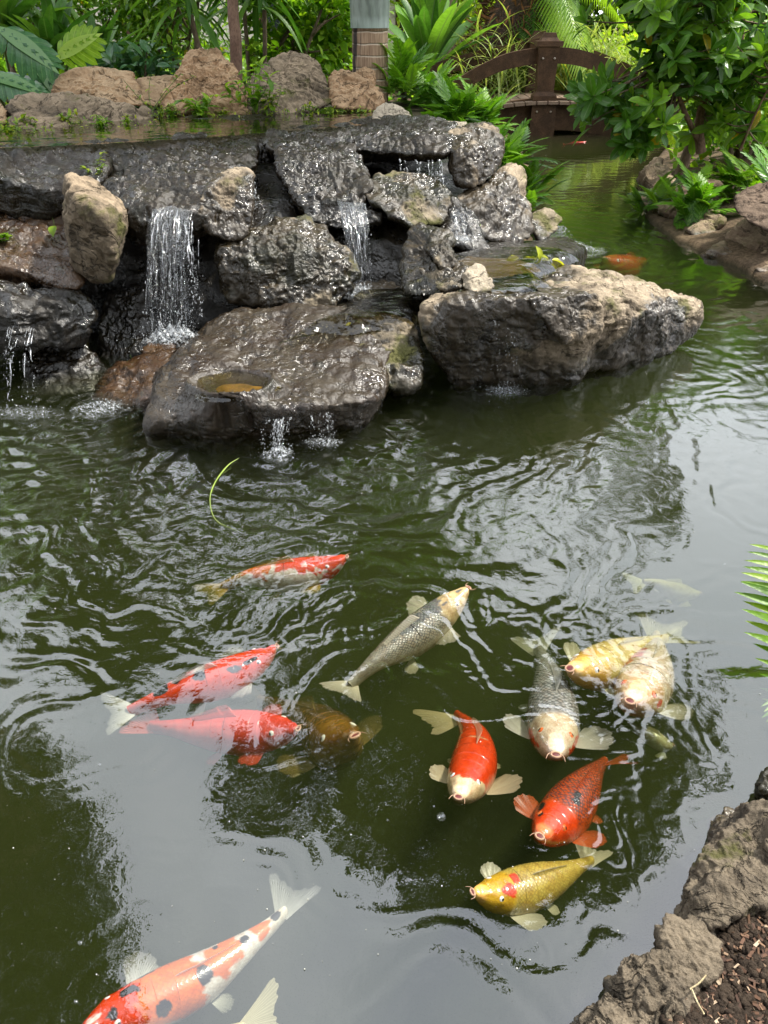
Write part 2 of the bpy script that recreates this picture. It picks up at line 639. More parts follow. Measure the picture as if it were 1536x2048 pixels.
def ringsrc(px, py, lam, amp, reach, inner=0.02, w1=0.35, w2=0.06, ph=0.0, grow=0.0):
    global H
    x0, y0 = g2(px, py)
    d = np.sqrt((WX - x0) ** 2 + (WY - y0) ** 2)
    dd = d + warp * w1 * d * 0.35 + warp2 * w2 * lam * 1.5
    A = amp * np.exp(-d / reach) * np.clip(d / inner, 0, 1)
    # fade waves that the grid cannot hold
    cell = RR * (rr[1] / rr[0] - 1)
    A = A * np.clip((lam / cell - 2.5) / 3, 0, 1)
    k = 2 * np.pi / lam
    H += A * np.sin(k * dd / (1 + grow * d) + ph)


ringsrc(560, 905, 0.085, 0.0022, 0.70, 0.05, w1=0.8, w2=0.5)
ringsrc(640, 880, 0.060, 0.0010, 0.55, 0.05, w1=0.9, w2=0.8)
ringsrc(720, 860, 0.13, 0.0038, 0.8, 0.05, w1=0.8, w2=0.3, ph=1.4)
ringsrc(640, 800, 0.17, 0.0030, 1.2, 0.05, w1=0.7, w2=0.3, ph=2.1)
ringsrc(575, 915, 0.21, 0.0026, 1.2, 0.1, ph=1.0)
ringsrc(1015, 790, 0.055, 0.0014, 0.55, 0.04)
ringsrc(190, 815, 0.09, 0.0030, 0.7, 0.05)
ringsrc(60, 830, 0.12, 0.0030, 0.8, 0.05, ph=2)
ringsrc(800, 830, 0.07, 0.0016, 0.7, 0.05, ph=2)
ringsrc(1120, 495, 0.16, 0.0050, 1.2, 0.1)
ringsrc(1160, 520, 0.11, 0.0030, 1.0, 0.1)
for (fx, fy, am) in ((930, 1180, .0012), (690, 1112, .0008), (548, 1295, .0010), (595, 1455, .0004), (705, 1468, .0014), (918, 1592, .0009), (1112, 1505, .0008),
                     (1145, 1335, .0016), (1270, 1398, .0022), (1290, 1420, .0014), (1085, 1668, .0008), (1190, 1640, .0018), (952, 1785, .0006), (1080, 1780, .0014), (200, 2040, .0005),
                     (330, 1330, .0008), (230, 1400, .0006), (800, 1270, .0016), (1060, 1245, .0018), (1370, 1250, .0018), (1180, 1450, .0020), (1230, 1490, .0014), (1240, 1480, .0010),
                     (700, 1390, .0016), (440, 1150, .0012), (600, 1190, .0012), (1180, 1420, .0012), (1010, 1200, .0010)):
    ringsrc(fx, fy, 0.034 + 0.016 * rng.random(), am * 0.34, 0.08, 0.02, w1=1.6, w2=1.6, ph=rng.random() * 6)
# loose chop between the rings, calm in the open sky patches
PXm = 768 + F * WX / (WY * cp + CAMH * sp)
PYm = 1024 - F * (WY * sp - CAMH * cp) / (WY * cp + CAMH * sp)


def blob(cx, cy, rx, ry):
    return np.exp(-(((PXm - cx) / rx) ** 2 + ((PYm - cy) / ry) ** 2))


act = 0.10 + 0.9 * blob(500, 900, 700, 260) + 0.55 * blob(1100, 1020, 300, 170) + 0.6 * blob(200, 1080, 380, 200) + 0.45 * blob(1200, 1420, 330, 130) \
    + 0.15 * blob(620, 1330, 380, 120) + 0.3 * blob(1180, 1680, 120, 90) + 0.6 * blob(1250, 620, 320, 170) + 0.8 * blob(1180, 500, 170, 70) + 0.35 * blob(60, 1850, 160, 300)
act *= np.clip(1 - 0.85 * blob(1420, 1150, 190, 230), 0, 1) * np.clip(1 - 0.8 * blob(560, 1850, 320, 230), 0, 1) * np.clip(1 - 0.8 * blob(1330, 1750, 180, 120), 0, 1)
act = np.clip(act, 0, 1)
H += act * 0.0048 * fbm(flat * 9 + 3, 3, 41, 0.5).reshape(WX.shape)
fine = fbm(flat * np.array([30.0, 38.0, 1]), 2, 51, 0.5).reshape(WX.shape)
near = 0.9 * blob(1250, 1440, 170, 110) + 0.7 * blob(1120, 1250, 260, 70) + 0.35 * blob(600, 1250, 260, 60) + 0.5 * blob(700, 1440, 90, 60) + 0.7 * blob(1200, 1680, 110, 110) \
    + 0.2 * blob(230, 1400, 100, 60) + 0.5 * blob(900, 1330, 200, 100) + 0.35 * blob(560, 1180, 300, 60) + 0.25 * blob(1050, 1880, 90, 50) + 0.25 * blob(480, 1580, 150, 50)
sw = fbm(flat * 13 + 9, 2, 71).reshape(WX.shape)
H += np.clip(near, 0, 1) * 0.00065 * np.sin(sw * 11 + fbm(flat * 24, 1, 81).reshape(WX.shape) * 2)
H += act * 0.0011 * fine * np.clip((0.033 / (RR * 0.0038)) / 4 - 0.4, 0, 1)
H += 0.0006 * np.clip((WY - 5) / 2, 0, 1) * np.sin(WY * 55 + warp * 14 + warp2 * 3) + 0.0022 * np.clip((WY - 4) / 3, 0, 1) * fbm(flat * np.array([5.0, 14.0, 1]), 3, 61).reshape(WX.shape)
H *= (1 - 0.82 * blob(400, 1640, 460, 240)) * (1 - 0.8 * blob(560, 1900, 460, 230)) * (1 - 0.7 * blob(1430, 1150, 170, 260)) * (1 - 0.7 * blob(1350, 1780, 170, 130))
H *= np.clip(1.35 - 0.5 * np.clip((WY - 3.0) / 3, 0, 1), 0, 2) * 0.72
nr, nt = WX.shape
ii, jj = np.meshgrid(np.arange(nr - 1), np.arange(nt - 1), indexing='ij')
wq = np.stack([ii * nt + jj, ii * nt + jj + 1, (ii + 1) * nt + jj + 1, (ii + 1) * nt + jj], -1).reshape(-1, 4)
top = np.stack([WX.ravel(), WY.ravel(), H.ravel()], 1)
border = np.concatenate([np.arange(nt), (np.arange(1, nr)) * nt + nt - 1, (nr - 1) * nt + np.arange(nt - 2, -1, -1), np.arange(nr - 2, 0, -1) * nt])
low = top[border].copy()
low[:, 2] = -1.3
nb = len(border)
kk = np.arange(nb)
side = np.stack([border, nr * nt + kk, nr * nt + (kk + 1) % nb, border[(kk + 1) % nb]], 1)
bottom = (nr * nt + kk[::-1])[None, :]
WATER = water_mat('pond_water', ior=2.05, bump=0.5, scale=26, dist=0.004,
                  volume=((0.030, 0.036, 0.0145), 3.9, (0.42, 0.46, 0.18)))
o = mesh_obj('water', np.vstack([top, low]), [wq, side, bottom], WATER, attrs={'rnd': np.concatenate([act.ravel() * 0.8 + 0.04, np.zeros(nb)])}, origin=(0, 0, 0))
tag(o, 'murky green pond water with ripples reflecting trees and cloudy sky', None, kind='structure')

# ------------------------------------------------------------------ rocks
DRY_TAN = rock_mat('dry_tan_rock', (0.09, 0.055, 0.03), (0.25, 0.155, 0.085), (0.38, 0.26, 0.155), moss=0.05, pits=0.35, scale=0.7, wetz=-9)
DRY_ORANGE = rock_mat('dry_orange_rock', (0.11, 0.07, 0.04), (0.26, 0.165, 0.09), (0.37, 0.265, 0.16), moss=-0.1, pits=0.2, scale=0.6, wetz=-9)
DRY_GREY = rock_mat('dry_grey_brown_rock', (0.055, 0.045, 0.033), (0.16, 0.125, 0.085), (0.30, 0.23, 0.155), moss=0.18, pits=0.9, scale=0.8, wetz=-9)
LOW_GREY = rock_mat('bank_rock', (0.045, 0.038, 0.03), (0.125, 0.10, 0.072), (0.21, 0.17, 0.12), moss=0.12, pits=0.8, scale=1.5, wetz=0.035)
FAR_BANK = rock_mat('far_bank_rock', (0.05, 0.04, 0.03), (0.17, 0.12, 0.08), (0.30, 0.23, 0.15), moss=0.25, pits=0.3, scale=1.0, wetz=0.08)
PALE = rock_mat('pale_rock', (0.08, 0.07, 0.055), (0.26, 0.22, 0.165), (0.42, 0.36, 0.27), moss=0.12, pits=0.8, scale=0.9, wetz=0.12)
HALF = rock_mat('half_wet_rock', (0.05, 0.04, 0.03), (0.19, 0.15, 0.105), (0.34, 0.275, 0.195), wet=0.70, moss=0.20, pits=1.0, scale=0.9, wetz=0.22, wetdark=0.13)
WET_MOSSY = rock_mat('wet_mossy_rock', (0.05, 0.045, 0.035), (0.15, 0.125, 0.09), (0.28, 0.23, 0.16), wet=0.85, moss=0.40, pits=0.6, scale=0.9, wetz=0.15, wetdark=0.15)
WET_GREY = rock_mat('wet_grey_rock', (0.07, 0.06, 0.045), (0.22, 0.18, 0.125), (0.30, 0.25, 0.18), wet=1.0, moss=0.30, pits=0.5, scale=0.9, rust=0.35, wetdark=0.075)
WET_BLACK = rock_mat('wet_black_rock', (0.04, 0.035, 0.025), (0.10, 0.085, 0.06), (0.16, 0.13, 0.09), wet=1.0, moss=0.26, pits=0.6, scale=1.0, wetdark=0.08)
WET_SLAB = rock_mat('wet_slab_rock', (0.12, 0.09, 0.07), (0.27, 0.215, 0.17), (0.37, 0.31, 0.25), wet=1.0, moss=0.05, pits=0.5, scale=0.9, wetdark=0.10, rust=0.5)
WET_RUST = rock_mat('wet_rusty_rock', (0.08, 0.045, 0.03), (0.20, 0.12, 0.07), (0.26, 0.17, 0.11), wet=1.0, moss=0.1, pits=0.4, scale=1.2, wetdark=0.24, rust=0.6)


def hull_blob(pts, sub, sharp, amp, seed, freq, flow):
    pts = np.asarray(pts, float)
    lo, hi = pts.min(0), pts.max(0)
    cen = (lo + hi) / 2 * 0.5 + pts.mean(0) * 0.5
    half = np.maximum((hi - lo) / 2, 0.02)
    q = (pts - cen) / half
    bm = bmesh.new()
    vs = [bm.verts.new(p) for p in q]
    bmesh.ops.convex_hull(bm, input=vs)
    bm.normal_update()
    pl = {}
    for f in bm.faces:
        nrm = np.array(f.normal[:])
        if np.linalg.norm(nrm) < 0.5:
            continue
        h = float(nrm @ np.array(f.verts[0].co[:]))
        if h < 0:
            nrm, h = -nrm, -h
        pl[tuple(np.round(nrm, 1))] = (nrm, max(h, 0.08))
    bm.free()
    Nn = np.array([a for a, _ in pl.values()])
    Hh = np.array([b for _, b in pl.values()])
    D, Fc = ico(sub)
    s_ = np.maximum(D @ Nn.T, 0) / Hh
    r = (s_ ** sharp).sum(1) ** (-1.0 / sharp)
    V = cen + D * r[:, None] * half * (1.10 if sharp < 12 else 1.05)
    size = float(np.prod(half) ** (1 / 3))
    # normals of the smooth hull, then displacement along them
    e1 = V[Fc[:, 1]] - V[Fc[:, 0]]
    e2 = V[Fc[:, 2]] - V[Fc[:, 0]]
    fn = np.cross(e1, e2)
    VN = np.zeros_like(V)
    for k in range(3):
        np.add.at(VN, Fc[:, k], fn)
    VN /= np.linalg.norm(VN, axis=1, keepdims=True) + 1e-12
    fq = freq / size
    W = np.stack([fbm(V * fq * 0.9, 3, seed), fbm(V * fq * 0.9, 3, seed + 50), fbm(V * fq * 0.9, 3, seed + 90)], 1)
    amp = amp * 1.35
    V2 = V + W * size * amp * 0.85
    P2 = V * fq * 2.2 + W * 1.2
    if flow:
        P2 = P2 * np.array([1.5, 1.5, 0.45])
    d = ridged(P2, 4, seed + 7) * 0.34 + fbm(V * 14, 5, seed + 11, 0.6) * 0.12 / max(size, 0.08) * 0.55 + ridged(V * 11 + W, 3, seed + 13) * 0.035 / max(size, 0.08)
    pit = np.clip(ridged(V * 9 + W, 3, seed + 19) - 0.35, 0, 1)
    V2 = V2 + VN * (d * size * amp - pit * 0.035 * min(1, size / 0.3))[:, None]
    return V2, Fc


def rock(label, mat, pts, sub=6, sharp=9, amp=0.20, seed=1, freq=1.0, flow=False, post=None, name='rock', cat='rock', group=None, back=None):
    groups = pts if isinstance(pts[0], list) else [pts]
    VV, FF, n = [], [], 0
    for g_ in groups:
        g_ = [np.asarray(p, float) for p in g_]
        if back:
            cz = np.mean([p[2] for p in g_])
            g_ = g_ + [np.array([p[0], p[1] + back, (p[2] - cz) * 0.85 + cz - 0.02]) for p in g_]
        V, Fc = hull_blob(g_, sub, sharp, amp, seed, freq, flow)
        VV.append(V)
        FF.append(Fc + n)
        n += len(V)
        seed += 1
    V = np.vstack(VV)
    if post is not None:
        V = post(V)
    o = mesh_obj(name, V, np.vstack(FF), mat)
    return tag(o, label, cat, group)


G_UP, G_FALL, G_BANK, G_NEAR = 'rocks around the upper pool', 'rocks of the waterfall', 'rocks on the far right bank', 'stones edging the near bank'
SB = (150, 0, 0)

# --- front slab with its basin
bc = PZ(468, 764, 0.234)


def carve(V):
    V = V.copy()
    dx, dy = (V[:, 0] - bc[0]) / 0.195, (V[:, 1] - bc[1]) / 0.155
    d = np.sqrt(dx * dx + dy * dy) + 0.24 * fbm(V * 7, 2, 77)
    topm = V[:, 2] > 0.08
    want = bc[2] + 0.020 - 0.07 * np.clip(1.0 - d, 0, 1) ** 0.5 * 1.2
    k = np.clip((1.22 - d) / 0.22, 0, 1)
    V[:, 2] = np.where(topm, V[:, 2] * (1 - k) + want * k, V[:, 2])
    # thin sheet channels where the water runs over the top
    return V


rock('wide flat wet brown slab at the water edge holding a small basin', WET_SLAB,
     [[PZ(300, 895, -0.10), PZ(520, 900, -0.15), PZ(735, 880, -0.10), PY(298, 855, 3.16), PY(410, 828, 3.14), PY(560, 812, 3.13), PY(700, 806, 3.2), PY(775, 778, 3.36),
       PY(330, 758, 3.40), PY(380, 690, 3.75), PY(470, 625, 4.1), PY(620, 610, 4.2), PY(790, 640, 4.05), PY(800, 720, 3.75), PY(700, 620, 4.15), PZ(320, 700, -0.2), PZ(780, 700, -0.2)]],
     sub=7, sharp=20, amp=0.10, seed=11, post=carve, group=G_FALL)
rock('rounded porous grey lump on the right end of the flat slab', WET_MOSSY,
     [PY(705, 700, 3.75), PY(740, 640, 3.9), PY(800, 632, 3.95), PY(838, 650, 3.9), PY(846, 710, 3.7), PY(838, 760, 3.55), PY(790, 775, 3.5), PY(740, 760, 3.55), PZ(800, 800, -0.1), PY(780, 650, 4.2)],
     sub=6, seed=21, amp=0.16, group=G_FALL)
rock('low smooth dark stone lying on the back edge of the flat slab', WET_MOSSY,
     [PY(505, 640, 4.15), PY(520, 612, 4.25), PY(580, 602, 4.3), PY(628, 615, 4.25), PY(622, 642, 4.1), PY(560, 655, 4.05), PY(570, 640, 4.35)], sub=5, seed=22, amp=0.1, group=G_FALL)

# --- long boulder on the right
def carveR(V):
    V = V.copy()
    k = np.clip((0.95 - V[:, 0] + 0.1 * fbm(V * 3, 2, 5)) / 0.12, 0, 1) * np.clip((V[:, 1] - 3.86) / 0.1, 0, 1) * (V[:, 2] > 0.35)
    V[:, 2] = V[:, 2] * (1 - k) + np.minimum(V[:, 2], 0.435) * k
    return V


rock('long pale and black boulder reaching right over the pond', HALF,
     [[PY(822, 612, 3.75), PY(900, 592, 3.72), PY(1000, 596, 3.66), PY(1090, 603, 3.66), PY(1170, 615, 3.8), PY(845, 700, 3.68), PZ(900, 800, -0.1), PZ(1140, 790, -0.1), PY(1150, 760, 3.78),
       PY(1190, 640, 3.75), PY(880, 580, 4.1), PY(1000, 560, 4.4), PY(1180, 560, 4.3), PY(830, 640, 3.7), PY(1215, 580, 4.2), PY(1200, 700, 3.9)],
      [PY(1050, 552, 4.5), PY(1100, 527, 4.6), PY(1160, 522, 4.65), PY(1230, 545, 4.65), PY(1320, 572, 4.6), PY(1390, 585, 4.5), PY(1410, 625, 4.45), PY(1395, 660, 4.4), PY(1200, 570, 4.1), PY(1260, 600, 4.0),
       PY(1130, 590, 3.95), PY(1340, 700, 4.25), PZ(1260, 735, -0.05), PZ(1150, 765, -0.08), PZ(1370, 690, 0.0), PY(1210, 605, 3.85), PY(1330, 620, 4.1)],
      [PY(900, 592, 3.80), PY(1020, 580, 3.95), PY(1390, 605, 4.48), PY(1180, 540, 4.55), PY(1060, 560, 4.4), PY(1200, 600, 3.83), PY(1310, 640, 4.05), PY(1210, 690, 3.86), PY(1000, 660, 3.72), PZ(1200, 745, 0), PZ(1330, 710, 0), PZ(1000, 770, 0)],
      [PY(1060, 600, 3.64), PY(1120, 590, 3.7), PY(1195, 585, 3.78), PY(1205, 650, 3.74), PY(1130, 690, 3.62), PY(1150, 720, 3.74), PY(1090, 640, 3.6), PY(1150, 640, 4.1)]],
     sub=7, sharp=14, amp=0.13, seed=31, post=carveR, group=G_FALL)
rock('small cream coloured stone on the left top of the long boulder', PALE,
     [PY(925, 575, 3.95), PY(932, 540, 4.05), PY(955, 532, 4.1), PY(975, 555, 4.0), PY(988, 580, 3.9), PY(950, 588, 3.85), PY(955, 560, 4.15)], sub=5, seed=33, amp=0.2, group=G_FALL)
rock('twisted olive grey rock left of the small pale stone', WET_MOSSY,
     [[PY(800, 585, 4.15), PY(800, 500, 4.4), PY(830, 460, 4.5), PY(880, 448, 4.5), PY(905, 480, 4.4), PY(905, 540, 4.2), PY(880, 590, 4.05), PY(840, 595, 4.05), PY(850, 520, 4.7)],
      [PY(870, 560, 4.1), PY(890, 530, 4.2), PY(930, 530, 4.2), PY(950, 560, 4.05), PY(925, 578, 3.95), PY(880, 585, 3.95), PY(910, 545, 4.3)],
      [PY(850, 490, 4.3), PY(870, 465, 4.4), PY(905, 500, 4.3), PY(910, 540, 4.2), PY(880, 540, 4.1), PY(885, 500, 4.5)]],
     sub=6, sharp=7, amp=0.24, seed=35, group=G_FALL)

# --- middle boulder
rock('big rounded mossy wet boulder in the middle of the falls', WET_MOSSY,
     [[PY(432, 500, 4.4), PY(470, 478, 4.5), PY(540, 455, 4.6), PY(600, 432, 4.75), PY(640, 445, 4.75), PY(700, 500, 4.6), PY(712, 540, 4.5), PY(690, 590, 4.35), PY(640, 612, 4.28),
       PY(560, 600, 4.22), PY(460, 628, 4.25), PY(440, 570, 4.3), PY(520, 520, 4.3), PY(620, 520, 4.35), PY(600, 440, 5.0), PY(480, 480, 4.9)]],
     sub=7, sharp=9, amp=0.20, seed=41, group=G_FALL)

# --- pointed tan rock leaning at the left of the cascade
rock('tall tan rock leaning left of the broad cascade', DRY_GREY,
     [PY(126, 362, 4.30), PY(128, 348, 4.5), PY(165, 352, 4.5), PY(205, 385, 4.45), PY(258, 420, 4.4), PY(244, 450, 4.2), PY(240, 500, 4.15), PY(228, 556, 4.15), PY(195, 568, 4.15), PY(158, 555, 4.2),
      PY(140, 470, 4.2), PY(150, 400, 4.15), PY(205, 430, 4.05), PY(240, 440, 4.6), PY(150, 420, 4.8), PY(200, 520, 4.5)],
     sub=6, sharp=10, amp=0.12, seed=51, group=G_FALL)
rock('upright mossy rock with a pinkish top right of the broad cascade', HALF,
     [PY(412, 378, 4.5), PY(450, 345, 4.75), PY(480, 335, 4.8), PY(505, 342, 4.7), PY(508, 400, 4.55), PY(498, 470, 4.45), PY(470, 490, 4.4), PY(420, 470, 4.4), PY(402, 420, 4.45), PY(440, 380, 5.1), PY(480, 400, 5.0)],
     sub=6, sharp=10, amp=0.15, seed=52, group=G_FALL)
rock('wet grey shelf carrying the water to the broad cascade', WET_GREY,
     [[PY(180, 305, 5.45), PY(330, 292, 5.55), PY(505, 275, 5.8), PY(190, 360, 5.05), PY(330, 350, 5.0), PY(500, 340, 5.2), PY(235, 415, 4.5), PY(330, 420, 4.42), PY(420, 405, 4.5), PY(240, 440, 4.42), PY(330, 450, 4.38), PY(420, 440, 4.42),
       PY(300, 520, 4.7), PY(200, 350, 5.2), PY(500, 400, 5.0), PY(300, 400, 5.8)]],
     sub=7, sharp=14, amp=0.17, seed=53, flow=True, group=G_FALL)
rock('dark wet upper ledge at the left edge below the pool lip', WET_GREY,
     [PY(-160, 300, 5.3), PY(60, 300, 5.35), PY(210, 300, 5.4), PY(230, 340, 5.0), PY(-160, 345, 4.75), PY(60, 350, 4.75), PY(170, 370, 4.7), PY(-160, 420, 4.8), PY(120, 425, 4.75), PY(0, 330, 5.9)],
     sub=6, sharp=10, amp=0.20, seed=54, flow=True, group=G_FALL)
rock('sloping wet brown ledge at the left edge under the dark upper ledge', WET_RUST,
     [PY(-160, 430, 4.75), PY(60, 415, 4.85), PY(150, 430, 4.8), PY(175, 520, 4.35), PY(-160, 530, 4.35), PY(60, 545, 4.2), PY(170, 560, 4.2), PY(-100, 600, 4.4), PY(60, 480, 5.1)],
     sub=6, sharp=10, amp=0.18, seed=55, group=G_FALL)
rock('low black glistening ledge at the left edge just above the pond', WET_BLACK,
     [PY(-160, 560, 4.1), PY(60, 560, 4.15), PY(165, 575, 4.15), PY(195, 620, 4.05), PY(180, 680, 4.0), PY(60, 690, 3.85), PY(-160, 700, 3.8), PY(40, 600, 3.88), PY(-160, 600, 3.85), PY(60, 640, 4.6)],
     sub=6, sharp=9, amp=0.22, seed=56, group=G_FALL)
rock('dark recessed stone at the waterline below the black ledge', WET_BLACK,
     [PZ(40, 800, -0.1), PZ(190, 790, -0.1), PY(50, 690, 4.1), PY(170, 680, 4.15), PY(200, 740, 4.05), PY(40, 760, 4.0), PY(120, 700, 4.5)], sub=5, seed=57, group=G_FALL)
rock('dark upright stone directly behind the foot of the cascade', WET_BLACK,
     [PY(205, 600, 4.45), PY(300, 590, 4.5), PY(290, 720, 4.2), PY(205, 730, 4.2), PY(250, 560, 4.8), PY(200, 700, 4.2), PY(300, 690, 4.25), PY(250, 650, 4.9)], sub=6, seed=58, group=G_FALL)
rock('low brown wet stones left of the flat slab in the pond', WET_RUST,
     [[PZ(190, 805, -0.05), PZ(300, 820, -0.05), PY(200, 750, 4.0), PY(260, 720, 4.1), PY(330, 700, 4.0), PY(350, 740, 3.75), PY(300, 790, 3.55), PY(230, 780, 3.7)],
      [PY(280, 700, 4.1), PY(300, 680, 4.2), PY(350, 690, 4.1), PY(340, 730, 3.9), PY(290, 730, 3.95), PZ(320, 760, 0)]], sub=5, seed=59, amp=0.25, group=G_FALL)

# --- upper right part of the falls
rock('tall wet grey face split by a groove under the pool lip', WET_GREY,
     [PY(522, 268, 5.85), PY(600, 262, 6.0), PY(690, 258, 6.1), PY(530, 300, 5.55), PY(560, 330, 5.3), PY(640, 330, 5.35), PY(700, 340, 5.5), PY(590, 400, 4.95), PY(640, 440, 4.85), PY(720, 430, 4.95), PY(590, 380, 5.0), PY(740, 375, 5.0), PY(720, 360, 5.2), PY(600, 300, 6.4)],
     sub=7, sharp=12, amp=0.17, seed=61, flow=True, group=G_FALL)
rock('overhanging wet upper ledge above the dark hollow', WET_GREY,
     [PY(680, 250, 6.5), PY(800, 240, 6.6), PY(920, 245, 6.4), PY(690, 300, 5.75), PY(760, 312, 5.6), PY(860, 312, 5.5), PY(915, 300, 5.5), PY(690, 275, 5.9), PY(900, 270, 5.7), PY(700, 318, 5.8), PY(880, 325, 5.6), PY(760, 300, 6.6)],
     sub=7, sharp=12, amp=0.15, seed=62, group=G_FALL)
rock('pale tan corner rock at the right end of the upper ledge', HALF,
     [PY(905, 262, 5.9), PY(940, 246, 6.0), PY(985, 247, 6.0), PY(1003, 262, 5.9), PY(1008, 320, 5.6), PY(985, 350, 5.5), PY(935, 378, 5.35), PY(912, 370, 5.4), PY(905, 300, 5.5), PY(950, 300, 5.4), PY(980, 270, 6.4), PY(905, 330, 5.9)],
     sub=6, sharp=10, amp=0.16, seed=63, group=G_FALL)
rock('dark mossy ledge rock under the hollow', WET_MOSSY,
     [PY(745, 368, 5.2), PY(800, 350, 5.35), PY(860, 362, 5.3), PY(895, 385, 5.2), PY(905, 420, 5.05), PY(880, 452, 4.9), PY(830, 460, 4.85), PY(760, 425, 4.9), PY(730, 400, 5.0), PY(820, 380, 5.7)],
     sub=6, sharp=9, amp=0.2, seed=64, group=G_FALL)
rock('black wet ledge where the middle trickle starts', WET_BLACK,
     [PY(590, 400, 4.95), PY(650, 372, 5.1), PY(740, 368, 5.2), PY(760, 400, 5.0), PY(755, 440, 4.9), PY(700, 455, 4.85), PY(640, 450, 4.8), PY(680, 420, 5.4)], sub=6, seed=65, amp=0.2, group=G_FALL)
rock('broad grey rock with dry top beside the river inlet', HALF,
     [PY(915, 410, 5.3), PY(950, 375, 5.5), PY(1000, 335, 5.8), PY(1050, 326, 5.9), PY(1062, 380, 5.7), PY(1068, 470, 5.35), PY(1000, 488, 5.15), PY(930, 475, 5.1), PY(1000, 400, 5.35), PY(1000, 400, 6.0)],
     sub=6, sharp=9, amp=0.18, seed=66, group=G_FALL)
rock('small dark mossy rock overhanging the river splash', WET_MOSSY,
     [PY(1060, 430, 5.7), PY(1090, 418, 5.8), PY(1122, 440, 5.75), PY(1105, 468, 5.6), PY(1070, 482, 5.5), PY(1080, 440, 6.1)], sub=5, seed=67, amp=0.16, group=G_FALL)
rock('glistening black stone below the dark mossy ledge rock', WET_BLACK,
     [PY(900, 400, 5.25), PY(930, 420, 5.2), PY(950, 470, 5.0), PY(990, 495, 4.9), PY(880, 495, 4.85), PY(870, 450, 5.0), PY(920, 440, 5.5)], sub=5, seed=68, amp=0.22, group=G_FALL)
rock('shallow dark stone bed under the pool on the long boulder', WET_BLACK,
     [PZ(870, 600, 0.30), PZ(1080, 600, 0.30), PY(870, 500, 4.9), PY(1140, 500, 4.95), PY(1120, 478, 5.6), PY(960, 490, 5.3), PZ(900, 640, 0.0), PZ(1150, 560, 0.0), PZ(1180, 500, 0.1), PZ(1180, 500, -0.3)],
     sub=5, seed=69, amp=0.05, sharp=16, group=G_FALL, post=lambda V: np.c_[V[:, :2], np.minimum(V[:, 2], 0.415)])
rock('wet shelf under the splash of the middle trickle', WET_BLACK,
     [PY(640, 640, 4.2), PY(830, 630, 4.1), PY(690, 575, 4.6), PY(810, 570, 4.6), PZ(700, 700, 0), PZ(820, 700, 0), PY(760, 560, 4.9)], sub=5, seed=70, amp=0.08, group=G_FALL)
# core of the falls: unlit rock that closes every gap
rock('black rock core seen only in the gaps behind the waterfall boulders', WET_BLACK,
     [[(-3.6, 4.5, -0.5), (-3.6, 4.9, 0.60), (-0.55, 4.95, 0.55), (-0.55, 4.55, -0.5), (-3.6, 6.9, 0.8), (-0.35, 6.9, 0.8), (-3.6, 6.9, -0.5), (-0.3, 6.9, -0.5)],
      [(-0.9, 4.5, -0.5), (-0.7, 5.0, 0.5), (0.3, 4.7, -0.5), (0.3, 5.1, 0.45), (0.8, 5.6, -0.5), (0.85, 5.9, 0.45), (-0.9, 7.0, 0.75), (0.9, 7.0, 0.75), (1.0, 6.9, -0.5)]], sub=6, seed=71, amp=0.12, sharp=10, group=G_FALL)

# rim that holds back the upper pool
rim = []
LIPX = ((-220, 298), (0, 296), (120, 290), (250, 284), (400, 275), (560, 262), (700, 252), (760, 243), (850, 236))
for (xa, ya), (xb, yb) in zip(LIPX[:-1], LIPX[1:]):
    pa, pb = PZ(xa, ya, .95), PZ(xb, yb, .95)
    rim.append([pa + [-.05, -.06, -.02], pb + [.05, -.06, -.02], pa + [-.05, -.16, -.12], pb + [.05, -.16, -.12], pa + [-.05, -.2, -.4], pb + [.05, -.2, -.4], pa + [-.05, .12, .0], pb + [.05, .12, .0], pa + [0, .3, -.2], pb + [0, .3, -.2], pa + [0, .3, -.5], pb + [0, .3, -.5]])
rock('long low wet rim over which the upper pool spills', WET_GREY, rim, sub=6, sharp=16, amp=0.10, seed=76, group=G_FALL, flow=True, name='rock')

# --- around the upper pool
rock('long low grey brown rock at the left shore of the upper pool', DRY_GREY,
     [PY(10, 262, 6.1), PY(15, 205, 6.4), PY(60, 186, 6.6), PY(150, 196, 6.7), PY(230, 215, 6.8), PY(300, 222, 6.9), PY(312, 240, 6.8), PY(240, 262, 6.45), PY(120, 268, 6.2), PY(60, 262, 6.1), PY(150, 200, 7.3)],
     sub=6, sharp=9, amp=0.22, seed=81, group=G_UP)
rock('smooth orange tan boulder beside the monstera leaves', DRY_ORANGE,
     [PY(100, 190, 7.0), PY(112, 155, 7.1), PY(150, 143, 7.2), PY(260, 145, 7.3), PY(285, 190, 7.1), PY(290, 210, 7.0), PY(200, 215, 6.9), PY(110, 205, 6.9), PY(190, 150, 7.8)],
     sub=6, sharp=11, amp=0.13, seed=82, group=G_UP)
rock('small orange brown rock cut off by the left edge', DRY_ORANGE,
     [PY(-60, 260, 6.2), PY(-60, 190, 6.5), PY(-10, 195, 6.4), PY(10, 215, 6.3), PY(12, 250, 6.15), PY(-20, 210, 6.9)], sub=5, seed=83, amp=0.12, group=G_UP)
rock('flat tan rock wedged behind the big brown boulder', DRY_ORANGE,
     [PY(270, 160, 7.6), PY(340, 150, 7.8), PY(360, 165, 7.7), PY(340, 215, 7.1), PY(285, 215, 7.1), PY(310, 155, 8.2)], sub=5, seed=84, amp=0.1, group=G_UP)
